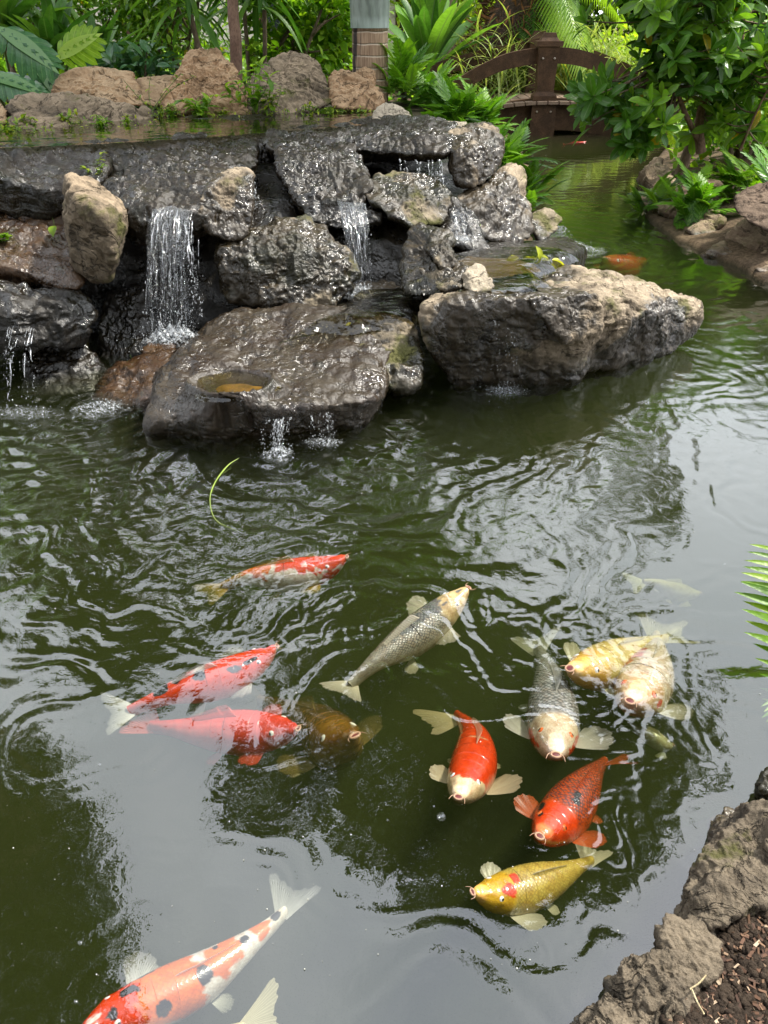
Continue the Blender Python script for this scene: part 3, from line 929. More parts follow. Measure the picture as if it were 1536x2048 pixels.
rock('big brown craggy boulder behind the upper pool', DRY_TAN,
     [[PY(308, 220, 7.0), PY(335, 180, 7.1), PY(350, 128, 7.5), PY(385, 105, 7.6), PY(440, 108, 7.6), PY(475, 140, 7.4), PY(492, 200, 7.2), PY(488, 235, 7.0), PY(400, 242, 6.95), PY(330, 240, 6.95), PY(400, 150, 8.2)]],
     sub=7, sharp=9, amp=0.22, seed=85, group=G_UP)
rock('large pitted dark grey boulder with a rounded peak', DRY_GREY,
     [PY(488, 215, 7.3), PY(510, 140, 7.5), PY(560, 103, 7.7), PY(590, 98, 7.75), PY(620, 115, 7.7), PY(655, 170, 7.5), PY(668, 218, 7.3), PY(600, 228, 7.1), PY(520, 232, 7.05), PY(560, 180, 7.2), PY(600, 150, 8.3)],
     sub=7, sharp=10, amp=0.15, seed=86, group=G_UP)
rock('jagged reddish brown rock in front of the palm trunk', DRY_TAN,
     [[PY(655, 215, 7.4), PY(665, 160, 7.6), PY(700, 150, 7.6), PY(745, 165, 7.5), PY(775, 205, 7.3), PY(760, 222, 7.2), PY(680, 222, 7.2), PY(720, 180, 8.0)],
      [PY(655, 160, 7.7), PY(672, 142, 7.8), PY(700, 145, 7.8), PY(700, 170, 7.6), PY(665, 175, 7.6), PY(680, 150, 8.1)],
      [PY(700, 160, 7.7), PY(728, 135, 7.8), PY(750, 150, 7.8), PY(748, 180, 7.6), PY(705, 180, 7.6), PY(728, 150, 8.1)]],
     sub=6, sharp=8, amp=0.22, seed=87, group=G_UP)
rock('pale rounded stone at the right end of the pool lip', PALE,
     [PY(745, 240, 6.5), PY(752, 215, 6.7), PY(785, 207, 6.8), PY(815, 225, 6.7), PY(820, 245, 6.5), PY(800, 255, 6.4), PY(780, 220, 7.1)], sub=5, seed=88, amp=0.14, group=G_UP)
rock('thin pale flat stones poking out of the upper pool', PALE,
     [[PY(112, 282, 5.7), PY(115, 268, 5.9), PY(150, 266, 6.0), PY(172, 272, 5.9), PY(168, 282, 5.7), PY(140, 290, 5.5)],
      [PY(165, 280, 5.75), PY(190, 262, 5.95), PY(215, 268, 5.95), PY(246, 275, 5.9), PY(220, 283, 5.7), PY(190, 290, 5.5)]], sub=5, seed=89, amp=0.12, group=G_UP)
rock('dry pale strip of rock at the right rim of the upper ledge', PALE,
     [PY(850, 250, 6.3), PY(880, 244, 6.4), PY(935, 243, 6.4), PY(930, 255, 6.2), PY(870, 258, 6.2), PY(890, 262, 6.3)], sub=5, seed=90, amp=0.1, group=G_UP)

# --- far right bank
rock('large dark brown boulder cut off by the right edge', rock_mat('brown_boulder', (0.04, 0.03, 0.022), (0.085, 0.06, 0.043), (0.14, 0.10, 0.07), moss=0.0, pits=0.2, scale=1, wetz=-9),
     [PY(1462, 405, 6.2), PY(1480, 385, 6.3), PY(1536, 362, 6.4), PY(1620, 350, 6.5), PY(1650, 450, 6.0), PY(1536, 470, 5.95), PY(1500, 445, 6.05), PY(1470, 430, 6.1), PY(1560, 400, 7.0)],
     sub=6, seed=91, amp=0.1, sharp=8, group=G_BANK)
rock('orange and green topped stone on the far bank edge', FAR_BANK,
     [PZ(1362, 480, -0.05), PY(1372, 458, 6.9), PY(1400, 442, 7.0), PY(1425, 442, 7.0), PY(1434, 462, 6.85), PZ(1428, 492, 0), PZ(1390, 492, -.03), PY(1410, 450, 7.3)], sub=5, seed=92, amp=0.1, group=G_BANK)
rock('wedge shaped greenish stone nearest on the far bank', FAR_BANK,
     [PZ(1398, 516, -0.02), PY(1420, 495, 6.35), PY(1450, 482, 6.45), PY(1466, 510, 6.2), PZ(1470, 522, -0.03), PZ(1430, 526, -0.05), PY(1440, 495, 6.8)], sub=5, seed=93, amp=0.1, sharp=12, group=G_BANK)
rock('small pale stone behind the orange topped one', FAR_BANK,
     [PZ(1345, 474, -0.02), PY(1355, 456, 7.2), PY(1375, 460, 7.2), PY(1378, 472, 7.1), PZ(1365, 482, -0.03)], sub=4, seed=94, amp=0.12, group=G_BANK)
rock('small grey stone at the right edge waterline', FAR_BANK,
     [PZ(1508, 560, -0.03), PY(1512, 538, 5.75), PY(1540, 530, 5.8), PY(1560, 545, 5.7), PZ(1560, 570, -0.03), PY(1530, 545, 6.0)], sub=5, seed=95, amp=0.12, group=G_BANK)
rock('ridge of brown eroded earth rock behind the bank stones', FAR_BANK,
     [[PZ(1290, 430, -0.1), PZ(1350, 465, -0.1), PY(1330, 405, 7.6), PY(1400, 420, 7.3), PY(1450, 440, 6.9), PZ(1400, 500, -0.1), PY(1440, 420, 8.0)],
      [PZ(1420, 515, -0.1), PY(1440, 470, 6.6), PY(1490, 450, 6.5), PY(1540, 475, 6.2), PY(1620, 500, 6.0), PZ(1540, 565, -0.1), PZ(1620, 600, -0.1), PY(1560, 450, 7.2)],
      [PZ(1275, 385, -0.1), PZ(1290, 340, -0.1), PY(1290, 350, 9.0), PY(1330, 330, 9.5), PY(1360, 390, 8.0), PZ(1300, 430, -0.1), PY(1340, 400, 8.0)]],
     sub=6, seed=96, amp=0.22, group=G_BANK)

# --- near bank
NB = dict(name='bank_stone', cat='stone', group=G_NEAR, amp=0.21, sharp=14, freq=1.4)
rock('largest rough grey stone of the near bank', LOW_GREY,
     [PZ(1365, 1800, -0.05), PZ(1375, 1770, 0.10), PZ(1420, 1690, 0.13), PZ(1480, 1640, 0.14), PZ(1560, 1600, 0.15), PZ(1620, 1700, 0.15), PZ(1540, 1790, 0.17), PZ(1440, 1850, 0.16), PZ(1385, 1860, 0.10), PZ(1370, 1900, -0.05), PZ(1440, 1650, -0.05), PZ(1560, 1800, -0.1)],
     sub=7, seed=101, **NB)
rock('tan blunt stone below the largest stone of the near bank', LOW_GREY,
     [PZ(1300, 1915, -0.05), PZ(1310, 1870, 0.10), PZ(1350, 1845, 0.13), PZ(1400, 1850, 0.14), PZ(1440, 1890, 0.14), PZ(1430, 1950, 0.13), PZ(1370, 1960, 0.12), PZ(1320, 1900, 0.11), PZ(1420, 1930, -0.1)], sub=6, seed=102, **NB)
rock('broad lumpy stone beside the dry grass blades', LOW_GREY,
     [PZ(1215, 2000, -0.05), PZ(1230, 1960, 0.09), PZ(1275, 1905, 0.12), PZ(1340, 1900, 0.14), PZ(1395, 1950, 0.14), PZ(1385, 2010, 0.13), PZ(1340, 2060, 0.12), PZ(1260, 2010, 0.11), PZ(1380, 2040, -0.1)], sub=7, seed=103, **NB)
rock('ridged stone cut by the bottom edge right of the corner stone', LOW_GREY,
     [PZ(1280, 1990, 0.11), PZ(1330, 1990, 0.13), PZ(1370, 2060, 0.12), PZ(1350, 2120, 0.12), PZ(1280, 2100, 0.10), PZ(1300, 2060, -0.1), PZ(1270, 2030, 0.11)], sub=6, seed=104, **NB)
rock('corner stone where the near bank meets the bottom edge', LOW_GREY,
     [PZ(1145, 2070, -0.05), PZ(1170, 2020, 0.08), PZ(1215, 1985, 0.10), PZ(1265, 1990, 0.11), PZ(1290, 2060, 0.11), PZ(1290, 2140, 0.10), PZ(1150, 2140, 0.08), PZ(1220, 2060, 0.12), PZ(1200, 2140, -0.1)], sub=6, seed=105, **NB)
rock('small dark wet stone standing alone at the right edge', WET_MOSSY,
     [PZ(1512, 1600, -0.04), PZ(1510, 1565, 0.03), PZ(1530, 1540, 0.06), PZ(1560, 1540, 0.07), PZ(1580, 1600, 0.06), PZ(1545, 1625, -0.02), PZ(1560, 1570, -0.05)], sub=5, seed=106, **NB)

# loose gravel and wood chips over the near bed
Lg = [PZ(1330 + 260 * random.random(), 1700 + 420 * random.random(), 0.13) for _ in range(9000)]
Lg = np.array([p for p in Lg if poly_sd(np.array([p[0]]), np.array([p[1]]), shore)[0] > 0.10])
Lg[:, 2] = ground_h(Lg[:, 0][:, None], Lg[:, 1][:, None])[:, 0] + 0.004
GV = rock_mat('gravel_mix', (0.02, 0.014, 0.01), (0.05, 0.034, 0.024), (0.09, 0.065, 0.045), moss=-0.3, pits=0.2, scale=6, wetz=-9)
g = MB()
V_, F_ = ico(2)
V_ = V_ + 0.18 * fbm(V_ * 1.6, 2, 3)[:, None]
K = min(len(Lg), 3000)
g.inst((V_, F_), Lg[:K], rng.normal(size=(K, 3)), rng.normal(size=(K, 3)), (0.0028 + 0.0065 * rng.random(K) ** 2)[:, None] * (0.6 + 0.8 * rng.random((K, 3))))
tag(g.build('gravel', GV, origin=(0.7, 0.9, 0.1)), 'dark loose lava gravel on the near bank', 'gravel', kind='stuff')
chip = (np.array([[-.5, -.5, -.1], [.5, -.4, -.1], [.4, .5, -.08], [-.45, .45, -.1], [-.45, -.5, .1], [.5, -.42, .12], [.38, .5, .1], [-.42, .42, .1]]),
        np.array([[3, 2, 1, 0], [4, 5, 6, 7], [0, 1, 5, 4], [1, 2, 6, 5], [2, 3, 7, 6], [3, 0, 4, 7]]))
g = MB()
Lc = Lg[K:] if len(Lg) > K + 500 else Lg[:900]
Lc = Lc[:380].copy()
Lc[:, 2] += 0.006
k = len(Lc)
D = rng.normal(size=(k, 3))
D[:, 2] *= 0.25
S = np.stack([0.003 + 0.004 * rng.random(k), 0.008 + 0.022 * rng.random(k) ** 2, 0.002 + 0.002 * rng.random(k)], 1)
g.inst(chip, Lc, D, np.tile([0, 0, 1.0], (k, 1)) + 0.3 * rng.normal(size=(k, 3)), S)
m = NT('wood_chip')
col_ = m.ramp(m.attr('rnd'), [(0, (0.06, 0.03, 0.018)), (0.5, (0.13, 0.065, 0.035)), (0.85, (0.22, 0.13, 0.075)), (0.96, (0.50, 0.40, 0.28))])
col_ = m.mix(m.noise(m.n('NewGeometry').outputs['Position'], 200, 3), col_, m.mix(1.0, col_, (0.6, 0.55, 0.5), 'MULTIPLY'))
CHIP = m.done(m.n('BsdfPrincipled', {'Base Color': col_, 'Roughness': 0.85}).outputs[0])
tag(g.build('wood_chips', CHIP, smooth=False, origin=(0.7, 0.9, 0.12)), 'reddish brown wood chips scattered over the gravel', 'wood chips', kind='stuff')
STRAW = plain_mat('dry_straw', (0.45, 0.36, 0.2), (0.6, 0.5, 0.3), 30)
for q, (lab, pts) in enumerate([('dry straw blade lying down the bank toward the bottom edge', [(1382, 1975, .165), (1395, 2005, .16), (1408, 2028, .15)]),
                                ('short dry straw blade pointing to the upper right', [(1380, 1978, .165), (1398, 1966, .17), (1412, 1950, .165)])]):
    g = MB()
    g.tube(crom([PZ(*p) for p in pts], 10), 0.0016, 5)
    tag(g.build('dry_grass_blade', STRAW), lab, 'grass blade', 'dry blades on the near bank')

# ------------------------------------------------------------------ pools and falling water
def pool(label, outline, z, mat, name='water', cell=0.02, amp=0.5, wav=0.0, act=1.0, dip=0.0):
    """level water sheet filling an outline (world xy)"""
    P = np.array(outline)
    x0, y0 = P.min(0) - cell
    x1, y1 = P.max(0) + cell
    gx, gy = np.arange(x0, x1, cell), np.arange(y0, y1, cell)
    X, Y = np.meshgrid(gx, gy)
    sd = poly_sd(X, Y, outline)
    if dip:
        sd = sd + 0.03 * fbm(np.stack([X.ravel() * 9, Y.ravel() * 9, X.ravel() * 0], 1), 3, 6).reshape(X.shape)
    idx = -np.ones(X.shape, int)
    keep = sd < cell * 1.5
    idx[keep] = np.arange(keep.sum())
    V = np.stack([X[keep], Y[keep], np.full(keep.sum(), z)], 1)
    if dip:
        V[:, 2] -= dip * np.clip(1 + sd[keep] / (dip * 2.2), 0, 1) ** 2
    if wav:
        V[:, 2] += wav * fbm(V * np.array([9, 16, 1]), 3, 8)
    q = keep[:-1, :-1] & keep[1:, :-1] & keep[:-1, 1:] & keep[1:, 1:]
    a, b = np.where(q)
    Fq = np.stack([idx[a, b], idx[a, b + 1], idx[a + 1, b + 1], idx[a + 1, b]], 1)
    o = mesh_obj(name, V, Fq, mat, attrs={'rnd': np.full(len(V), act)})
    return tag(o, label, None, kind='structure')


POOLW = water_mat('pool_water', ior=1.5, tint=(0.50, 0.47, 0.36), bump=0.6, scale=22, dist=0.006)
UPW = water_mat('upper_pool_water', ior=1.55, tint=(0.50, 0.48, 0.34), bump=0.35, scale=14, dist=0.004)
pool('still upper pool above the falls reflecting the boulders',
     [tuple(PZ(px, py, .955)[:2]) for px, py in ((-200, 297), (0, 296), (250, 284), (400, 275), (560, 262), (700, 252), (760, 243), (820, 236), (820, 215), (700, 212), (480, 225), (300, 235), (-200, 262))],
     0.955, UPW, cell=0.03, wav=0.003, act=0.5)
bedm = plain_mat('pool_bed', (0.05, 0.045, 0.02), (0.10, 0.08, 0.045), 6, 0.9)
bed = [tuple(PZ(px, py, .88)[:2]) for px, py in ((-200, 298), (0, 297), (250, 285), (400, 276), (560, 264), (700, 255), (760, 247), (860, 240), (860, 205), (700, 203), (480, 212), (300, 222), (-200, 240))]
o = pool('dark muddy bed of the upper pool', bed, 0.88, bedm, name='ground', cell=0.05)
pool('thin pool lying on the long boulder with sandy bottom',
     [tuple(PZ(px, py, .45)[:2]) for px, py in ((880, 600), (990, 592), (1085, 585), (1105, 560), (1075, 540), (1120, 520), (1160, 505), (1120, 488), (1000, 486), (900, 500), (860, 560))],
     0.455, POOLW, cell=0.01, wav=0.004, act=1.0, dip=0.05)
pool('thin sheet of water running over the back of the flat slab',
     [tuple(PZ(px, py, .31)[:2]) for px, py in ((560, 672), (640, 650), (700, 655), (830, 640), (880, 610), (820, 570), (700, 580), (690, 610), (620, 640))],
     0.335, POOLW, cell=0.01, wav=0.005, act=1.0, dip=0.06)
SAND = plain_mat('ochre_sand', (0.16, 0.11, 0.035), (0.46, 0.29, 0.08), 16, 0.9)
an = np.linspace(0, 2 * np.pi, 28, endpoint=False)
wob = 1 + 0.10 * np.sin(3 * an + 1) + 0.06 * np.sin(5 * an)
pool('small round basin of clear water in the flat slab', [(bc[0] + 0.205 * w_ * math.cos(a), bc[1] + 0.165 * w_ * math.sin(a)) for a, w_ in zip(an, wob)],
     bc[2] - 0.004, water_mat('basin_water', ior=1.5, tint=(0.62, 0.56, 0.36), bump=0.5, scale=30), cell=0.006, act=0.7, dip=0.015)
pool('patch of ochre sand on the floor of the small basin', [(bc[0] + 0.03 + 0.115 * w_ * math.cos(a), bc[1] - 0.01 + 0.07 * w_ * math.sin(a)) for a, w_ in zip(an, wob)],
     bc[2] - 0.022, SAND, name='ground', cell=0.006, dip=0.02)
pool('yellow brown sand under the thin pool on the long boulder', [tuple(PZ(px, py, .42)[:2]) for px, py in ((880, 530), (930, 510), (1060, 520), (1080, 535), (960, 552), (890, 550))],
     0.428, plain_mat('pool_sand', (0.20, 0.14, 0.05), (0.30, 0.21, 0.09), 20, 0.9), name='ground', cell=0.01, dip=0.03)
0 and pool('wet leaf litter floor under the sheet behind the flat slab', [tuple(PZ(px, py, .3)[:2]) for px, py in ((570, 670), (640, 652), (820, 635), (850, 600), (700, 590), (640, 640))],
     0.312, plain_mat('litter', (0.06, 0.045, 0.02), (0.13, 0.09, 0.04), 14, 0.8), name='ground', cell=0.03)

m = NT('falling_water')
pos = m.n('NewGeometry').outputs['Position']
gl = m.n('BsdfGlossy', {'Color': (1, 1, 1), 'Roughness': 0.08})
df = m.n('BsdfTranslucent', {'Color': (0.5, 0.52, 0.54)})
d2 = m.n('BsdfDiffuse', {'Color': (0.5, 0.52, 0.54)})
tr = m.n('BsdfTransparent', {})
a_ = m.n('MixShader', {0: 0.5})
m.t.links.new(df.outputs[0], a_.inputs[1])
m.t.links.new(d2.outputs[0], a_.inputs[2])
b_ = m.n('MixShader', {0: 0.40})
m.t.links.new(a_.outputs[0], b_.inputs[1])
m.t.links.new(gl.outputs[0], b_.inputs[2])
s_ = m.n('MixShader', {0: m.math('MULTIPLY', m.attr('rnd'), 0.8)})
m.t.links.new(b_.outputs[0], s_.inputs[1])
m.t.links.new(tr.outputs[0], s_.inputs[2])
FALL = m.done(s_.outputs[0])
m = NT('foam')
pos = m.n('NewGeometry').outputs['Position']
a_ = m.n('BsdfPrincipled', {'Base Color': (0.55, 0.58, 0.6), 'Roughness': 0.25})
tr = m.n('BsdfTransparent', {})
nn = m.math('MULTIPLY', m.sstep(m.noise(pos, 55, 5, 0.7, 1.5), 0.46, 0.68), m.attr('rnd'))
s_ = m.n('MixShader', {0: nn})
m.t.links.new(tr.outputs[0], s_.inputs[1])
m.t.links.new(a_.outputs[0], s_.inputs[2])
FOAM = m.done(s_.outputs[0])

DROP = ico(1)
m = NT('water_veil')
u_, v_ = m.attr('aux'), m.attr('rnd')
cv = m.n('CombineXYZ', {'X': m.math('MULTIPLY', u_, 1.0), 'Y': v_}).outputs[0]
st1 = m.noise(m.n('VectorMath', {0: cv, 1: (60, 2.2, 1)}, operation='MULTIPLY').outputs[0], 1.0, 3, 0.6, 0.35)
st2 = m.noise(m.n('VectorMath', {0: cv, 1: (170, 9, 1)}, operation='MULTIPLY').outputs[0], 1.0, 3, 0.7, 0.5)
th_ = m.math('ADD', 0.40, m.math('MULTIPLY', v_, 0.14))
al = m.math('MULTIPLY', m.math('ADD', m.math('MULTIPLY', m.math('SUBTRACT', m.math('ADD', m.math('MULTIPLY', st1, 0.6), m.math('MULTIPLY', st2, 0.45)), th_, clamp=True), 3.8, clamp=True), 0.02), 0.62, clamp=True)
edge_ = m.math('MULTIPLY', m.sstep(m.attr('edge'), 0.0, 0.14), al)
vb = m.n('Bump', {'Height': m.math('ADD', st1, st2), 'Strength': 0.9, 'Distance': 0.02})
g_ = m.n('BsdfGlossy', {'Color': (.9, .93, .96), 'Roughness': 0.12, 'Normal': vb.outputs[0]})
t1 = m.n('BsdfTranslucent', {'Color': (0.42, 0.44, 0.46)})
t2_ = m.n('BsdfDiffuse', {'Color': (0.42, 0.44, 0.46)})
a1 = m.n('MixShader', {0: 0.5})
m.t.links.new(t1.outputs[0], a1.inputs[1]); m.t.links.new(t2_.outputs[0], a1.inputs[2])
a2 = m.n('MixShader', {0: 0.45})
m.t.links.new(a1.outputs[0], a2.inputs[1]); m.t.links.new(g_.outputs[0], a2.inputs[2])
a3 = m.n('MixShader', {0: edge_})
m.t.links.new(m.n('BsdfTransparent', {}).outputs[0], a3.inputs[1]); m.t.links.new(a2.outputs[0], a3.inputs[2])
VEIL = m.done(a3.outputs[0])


def veil(root, top, bot, seed):
    T, B = np.array(top), np.array(bot)
    nu, nv = 50, 60
    u = np.linspace(0, 1, nu)
    v = np.linspace(-0.06, 1, nv)
    U, Vv = np.meshgrid(u, v, indexing='ij')
    a = np.stack([np.interp(U.ravel(), np.linspace(0, 1, len(T)), T[:, k]) for k in range(3)], 1)
    b = np.stack([np.interp(U.ravel(), np.linspace(0, 1, len(B)), B[:, k]) for k in range(3)], 1)
    t = Vv.ravel()[:, None]
    P = a + (b - a) * np.c_[t, t, 0.25 * t + 0.75 * t * np.abs(t)]
    n_ = fbm(np.c_[U.ravel() * 9, Vv.ravel() * 1.5, np.full(U.size, seed)], 3, seed)
    P[:, 1] += n_ * 0.03
    P[:, 0] += fbm(np.c_[U.ravel() * 3, Vv.ravel() * 3, np.full(U.size, seed + 9.)], 2, seed) * 0.025 * np.abs(Vv.ravel())
    i, j = np.meshgrid(np.arange(nu - 1), np.arange(nv - 1), indexing='ij')
    q = np.stack([i * nv + j, (i + 1) * nv + j, (i + 1) * nv + j + 1, i * nv + j + 1], -1).reshape(-1, 4)
    w_ = np.linalg.norm(T[-1] - T[0])
    return mesh_obj('veil', P, q, VEIL, root, attrs={'aux': U.ravel() * w_ * 4 + seed, 'rnd': Vv.ravel(), 'edge': np.minimum(U, 1 - U).ravel()})



def fall(label, top, bot, n, spread=0.02, throw=0.10, rad=0.0022, drops=60, seed=0, dens=1.0, sheet=False, name='water_stream', cat='falling water'):
    """strands falling from the lip polyline `top` to the foot polyline `bot`"""
    r_ = np.random.default_rng(seed + 100)
    T, B = np.array(top), np.array(bot)
    tu = np.linspace(0, 1, len(T))
    bu = np.linspace(0, 1, len(B))
    g = MB()
    dp, dd, ds = [], [], []
    for q in range(n):
        u = r_.random() if n > 3 else (q + 0.5) / n
        u2 = np.clip(u + r_.normal() * 0.05, 0, 1)
        a = np.array([np.interp(u, tu, T[:, k]) for k in range(3)]) + r_.normal(size=3) * 0.004
        b = np.array([np.interp(u2, bu, B[:, k]) for k in range(3)]) + r_.normal(size=3) * [spread, spread, 0]
        m_ = 34
        t = np.linspace(0, 1, m_)
        path = np.stack([a[0] + (b[0] - a[0]) * t, a[1] + (b[1] - a[1]) * t, a[2] + (b[2] - a[2]) * (0.25 * t + 0.75 * t * t)], 1)
        path[:, 0] += np.cumsum(r_.normal(size=m_)) * 0.0011
        path[:, 1] += np.cumsum(r_.normal(size=m_)) * 0.0011
        # the strand breaks up as it falls
        pr = rad * (0.5 + r_.random()) * (1 - 0.35 * t) * (0.35 + np.abs(vnoise(np.stack([t * 9 + q * 3.1, t * 0, t * 0], 1), seed)) * 1.6)
        brk = vnoise(np.stack([t * 13 + q * 7.7, t * 0 + 5, t * 0], 1), seed) > (0.55 - 1.15 * t) * dens
        i = 0
        while i < m_ - 2:
            if brk[i]:
                i += 1
                continue
            j = i
            while j < m_ and not brk[j]:
                j += 1
            if j - i >= 3:
                w = pr[i:j].copy()
                w[0] *= 0.2
                w[-1] *= 0.3
                g.tube(path[i:j], w, 5, a=0.35 + 0.6 * r_.random(), cap=False)
            i = j
        k = int(drops)
        tt = r_.random(k) ** 0.6
        P = np.stack([np.interp(tt, t, path[:, c_]) for c_ in range(3)], 1) + r_.normal(size=(k, 3)) * (0.003 + 0.010 * tt[:, None])
        dp.append(P)
        dd.append(np.gradient(path, axis=0)[(tt * (m_ - 1)).astype(int)])
        ds.append(np.stack([np.full(k, 1.0), 1.4 + 2.2 * r_.random(k), np.full(k, 1.0)], 1) * (rad * 0.95 * (0.35 + r_.random(k) ** 2))[:, None])
    if drops:
        g.inst(DROP, np.vstack(dp), np.vstack(dd), np.tile([0.3, -1, 0.2], (len(dp) * int(drops), 1)), np.vstack(ds), rnd=r_.random(len(dp) * int(drops)) * 0.9)
    root = empty(name, B.mean(0))
    tag(root, label, cat, 'streams of the waterfall')
    if sheet:
        veil(root, top, bot, seed)
    g.build('drops', FALL, root)['kind'] = 'stuff'
    return root


def splash(label, c_, rx, ry, nd=200, h=0.05, seed=0, mat=None, dens=1.0):
    """churned water: a humpy white patch with thrown drops"""
    r_ = np.random.default_rng(seed + 300)
    g = MB()
    n_ = 60
    u = np.linspace(-1.15, 1.15, n_)
    U, Vv = np.meshgrid(u, u)
    d = np.sqrt(U ** 2 + Vv ** 2) + 0.35 * fbm(np.stack([U.ravel() * 2.5, Vv.ravel() * 2.5, np.full(U.size, seed)], 1), 3, 4).reshape(U.shape)
    X, Y = c_[0] + U * rx, c_[1] + Vv * ry
    P = np.stack([X.ravel(), Y.ravel(), np.zeros(X.size)], 1)
    f = np.clip(1 - d, 0, 1)
    Z = c_[2] + 0.004 + h * 0.5 * f.ravel() * (0.4 + np.abs(fbm(P * 45, 3, seed)) * 2.2)
    P[:, 2] = Z
    i, j = np.meshgrid(np.arange(n_ - 1), np.arange(n_ - 1), indexing='ij')
    q = np.stack([i * n_ + j, i * n_ + j + 1, (i + 1) * n_ + j + 1, (i + 1) * n_ + j], -1).reshape(-1, 4)
    q = q[f.ravel()[q].max(1) > 0.02]
    a = np.clip(f.ravel() * 2.2, 0, 1) * dens
    used = np.unique(q)
    mp = np.zeros(len(P), int)
    mp[used] = np.arange(len(used))
    g.add(P[used], mp[q], a[used])
    root = empty('splash', c_)
    tag(root, label, 'splash', 'white splashes at the foot of the falls')
    g.build('foam', mat or FOAM, root)['kind'] = 'stuff'
    g = MB()
    rad_ = np.abs(r_.normal(size=nd)) * 0.62
    an_ = r_.random(nd) * 2 * np.pi
    Pd = np.stack([c_[0] + rad_ * rx * np.cos(an_) * 1.2, c_[1] + rad_ * ry * np.sin(an_) * 1.2, c_[2] + 0.004 + h * 1.6 * r_.random(nd) ** 2.2 * np.exp(-rad_)], 1)
    g.inst(DROP, Pd, r_.normal(size=(nd, 3)), r_.normal(size=(nd, 3)), 0.0010 + 0.0024 * r_.random(nd) ** 3, rnd=np.full(nd, 1.6))
    g.build('drops', mat or FOAM, root)['kind'] = 'stuff'
    return root


fall('broad white cascade dropping between the tan rock and the mossy pillar rock', [PY(298, 425, 4.40), PY(340, 418, 4.38), PY(388, 425, 4.40)],
     [PY(295, 672, 4.02), PY(345, 680, 3.98), PY(385, 672, 4.0)], 22, 0.03, rad=0.0022, drops=30, seed=1, sheet=True)
fall('thin spray thrown to the right of the broad cascade', [PY(365, 440, 4.33), PY(380, 445, 4.33)], [PY(392, 625, 4.0), PY(410, 640, 3.98)], 5, 0.02, rad=0.002, drops=40, seed=2)
fall('thin trickle over the mossy pillar rock beside the broad cascade', [PY(385, 470, 4.36), PY(400, 480, 4.36)], [PY(397, 600, 4.2), PY(404, 590, 4.2)], 2, 0.004, rad=0.0013, drops=12, seed=3)
fall('middle trickle falling from the black ledge beside the mossy boulder', [PY(672, 405, 4.80), PY(700, 410, 4.80), PY(735, 410, 4.80)],
     [PY(700, 585, 4.45), PY(722, 590, 4.42), PY(745, 570, 4.45)], 10, 0.012, rad=0.0020, drops=20, seed=4, sheet=True)
fall('sparse drips under the overhanging upper ledge', [PY(795, 318, 5.48), PY(840, 320, 5.45), PY(885, 318, 5.42)], [PY(800, 360, 5.4), PY(845, 368, 5.35), PY(888, 378, 5.2)], 9, 0.006, rad=0.0030, drops=14, seed=5)
fall('two thin threads of water dripping off the front of the long boulder', [PY(985, 640, 3.62), PY(1000, 650, 3.61), PY(1025, 665, 3.61)],
     [PZ(985, 775, .0), PZ(1005, 780, 0), PZ(1038, 780, 0)], 6, 0.004, rad=0.0021, drops=16, seed=6)
fall('short curtain of drips off the front of the flat slab', [PY(532, 836, 3.11), PY(560, 838, 3.10), PY(580, 838, 3.10)], [PZ(530, 900, 0), PZ(556, 905, 0), PZ(582, 902, 0)], 14, 0.010, rad=0.0022, drops=22, seed=7)
fall('faint drips at the front right of the flat slab', [PY(622, 830, 3.13), PY(665, 826, 3.15)], [PZ(625, 893, 0), PZ(668, 882, 0)], 6, 0.006, rad=0.0018, drops=14, seed=8)
fall('small run of water between the grey rock and the dark ledge rock', [PY(900, 415, 5.15), PY(915, 410, 5.15)], [PY(905, 475, 4.9), PY(950, 480, 4.9)], 8, 0.018, rad=0.0022, drops=16, seed=9, sheet=True)
fall('thin drips at the left edge off the black ledge', [PY(5, 650, 3.84), PY(70, 655, 3.86)], [PZ(0, 812, 0), PZ(70, 806, 0)], 9, 0.03, rad=0.0018, drops=26, seed=10)
fall('small drop of water between the pillar rock and the grey face', [PY(498, 355, 5.0), PY(503, 360, 5.0)], [PY(510, 415, 4.9), PY(520, 425, 4.9)], 8, 0.01, rad=0.0022, drops=14, seed=11)
fall('foaming chute pouring into the river inlet', [PY(1085, 460, 5.75), PY(1112, 455, 5.75)], [PZ(1100, 500, 0), PZ(1140, 496, 0)], 14, 0.03, rad=0.0035, drops=30, seed=12, sheet=True)
splash('white splash at the foot of the broad cascade', PY(345, 682, 4.0), 0.17, 0.12, 700, 0.15, 1)
splash('foam patch at the left of the brown wet stones', PZ(200, 820, 0), 0.15, 0.11, 300, 0.04, 2, dens=0.8)
splash('frothy water along the left edge under the black ledge', PZ(40, 828, 0), 0.22, 0.08, 300, 0.03, 3, dens=0.35)
splash('small splash where the curtain meets the pond', PZ(556, 912, 0), 0.075, 0.07, 260, 0.06, 4)
splash('weak foam at the front right of the flat slab', PZ(645, 888, 0), 0.10, 0.05, 160, 0.03, 5, dens=0.6)
splash('ring of drops under the two thin threads', PZ(1010, 785, 0), 0.12, 0.07, 240, 0.045, 6, dens=0.5)
splash('white froth where the middle trickle lands', PY(722, 590, 4.42), 0.14, 0.11, 420, 0.10, 7)
splash('foam in the river inlet beyond the long boulder', PZ(1135, 500, 0), 0.32, 0.30, 500, 0.07, 8, dens=0.9)
splash('sparkling froth on the wet black stone by the grey rock', PY(925, 482, 4.9), 0.12, 0.10, 240, 0.05, 9, dens=0.7)

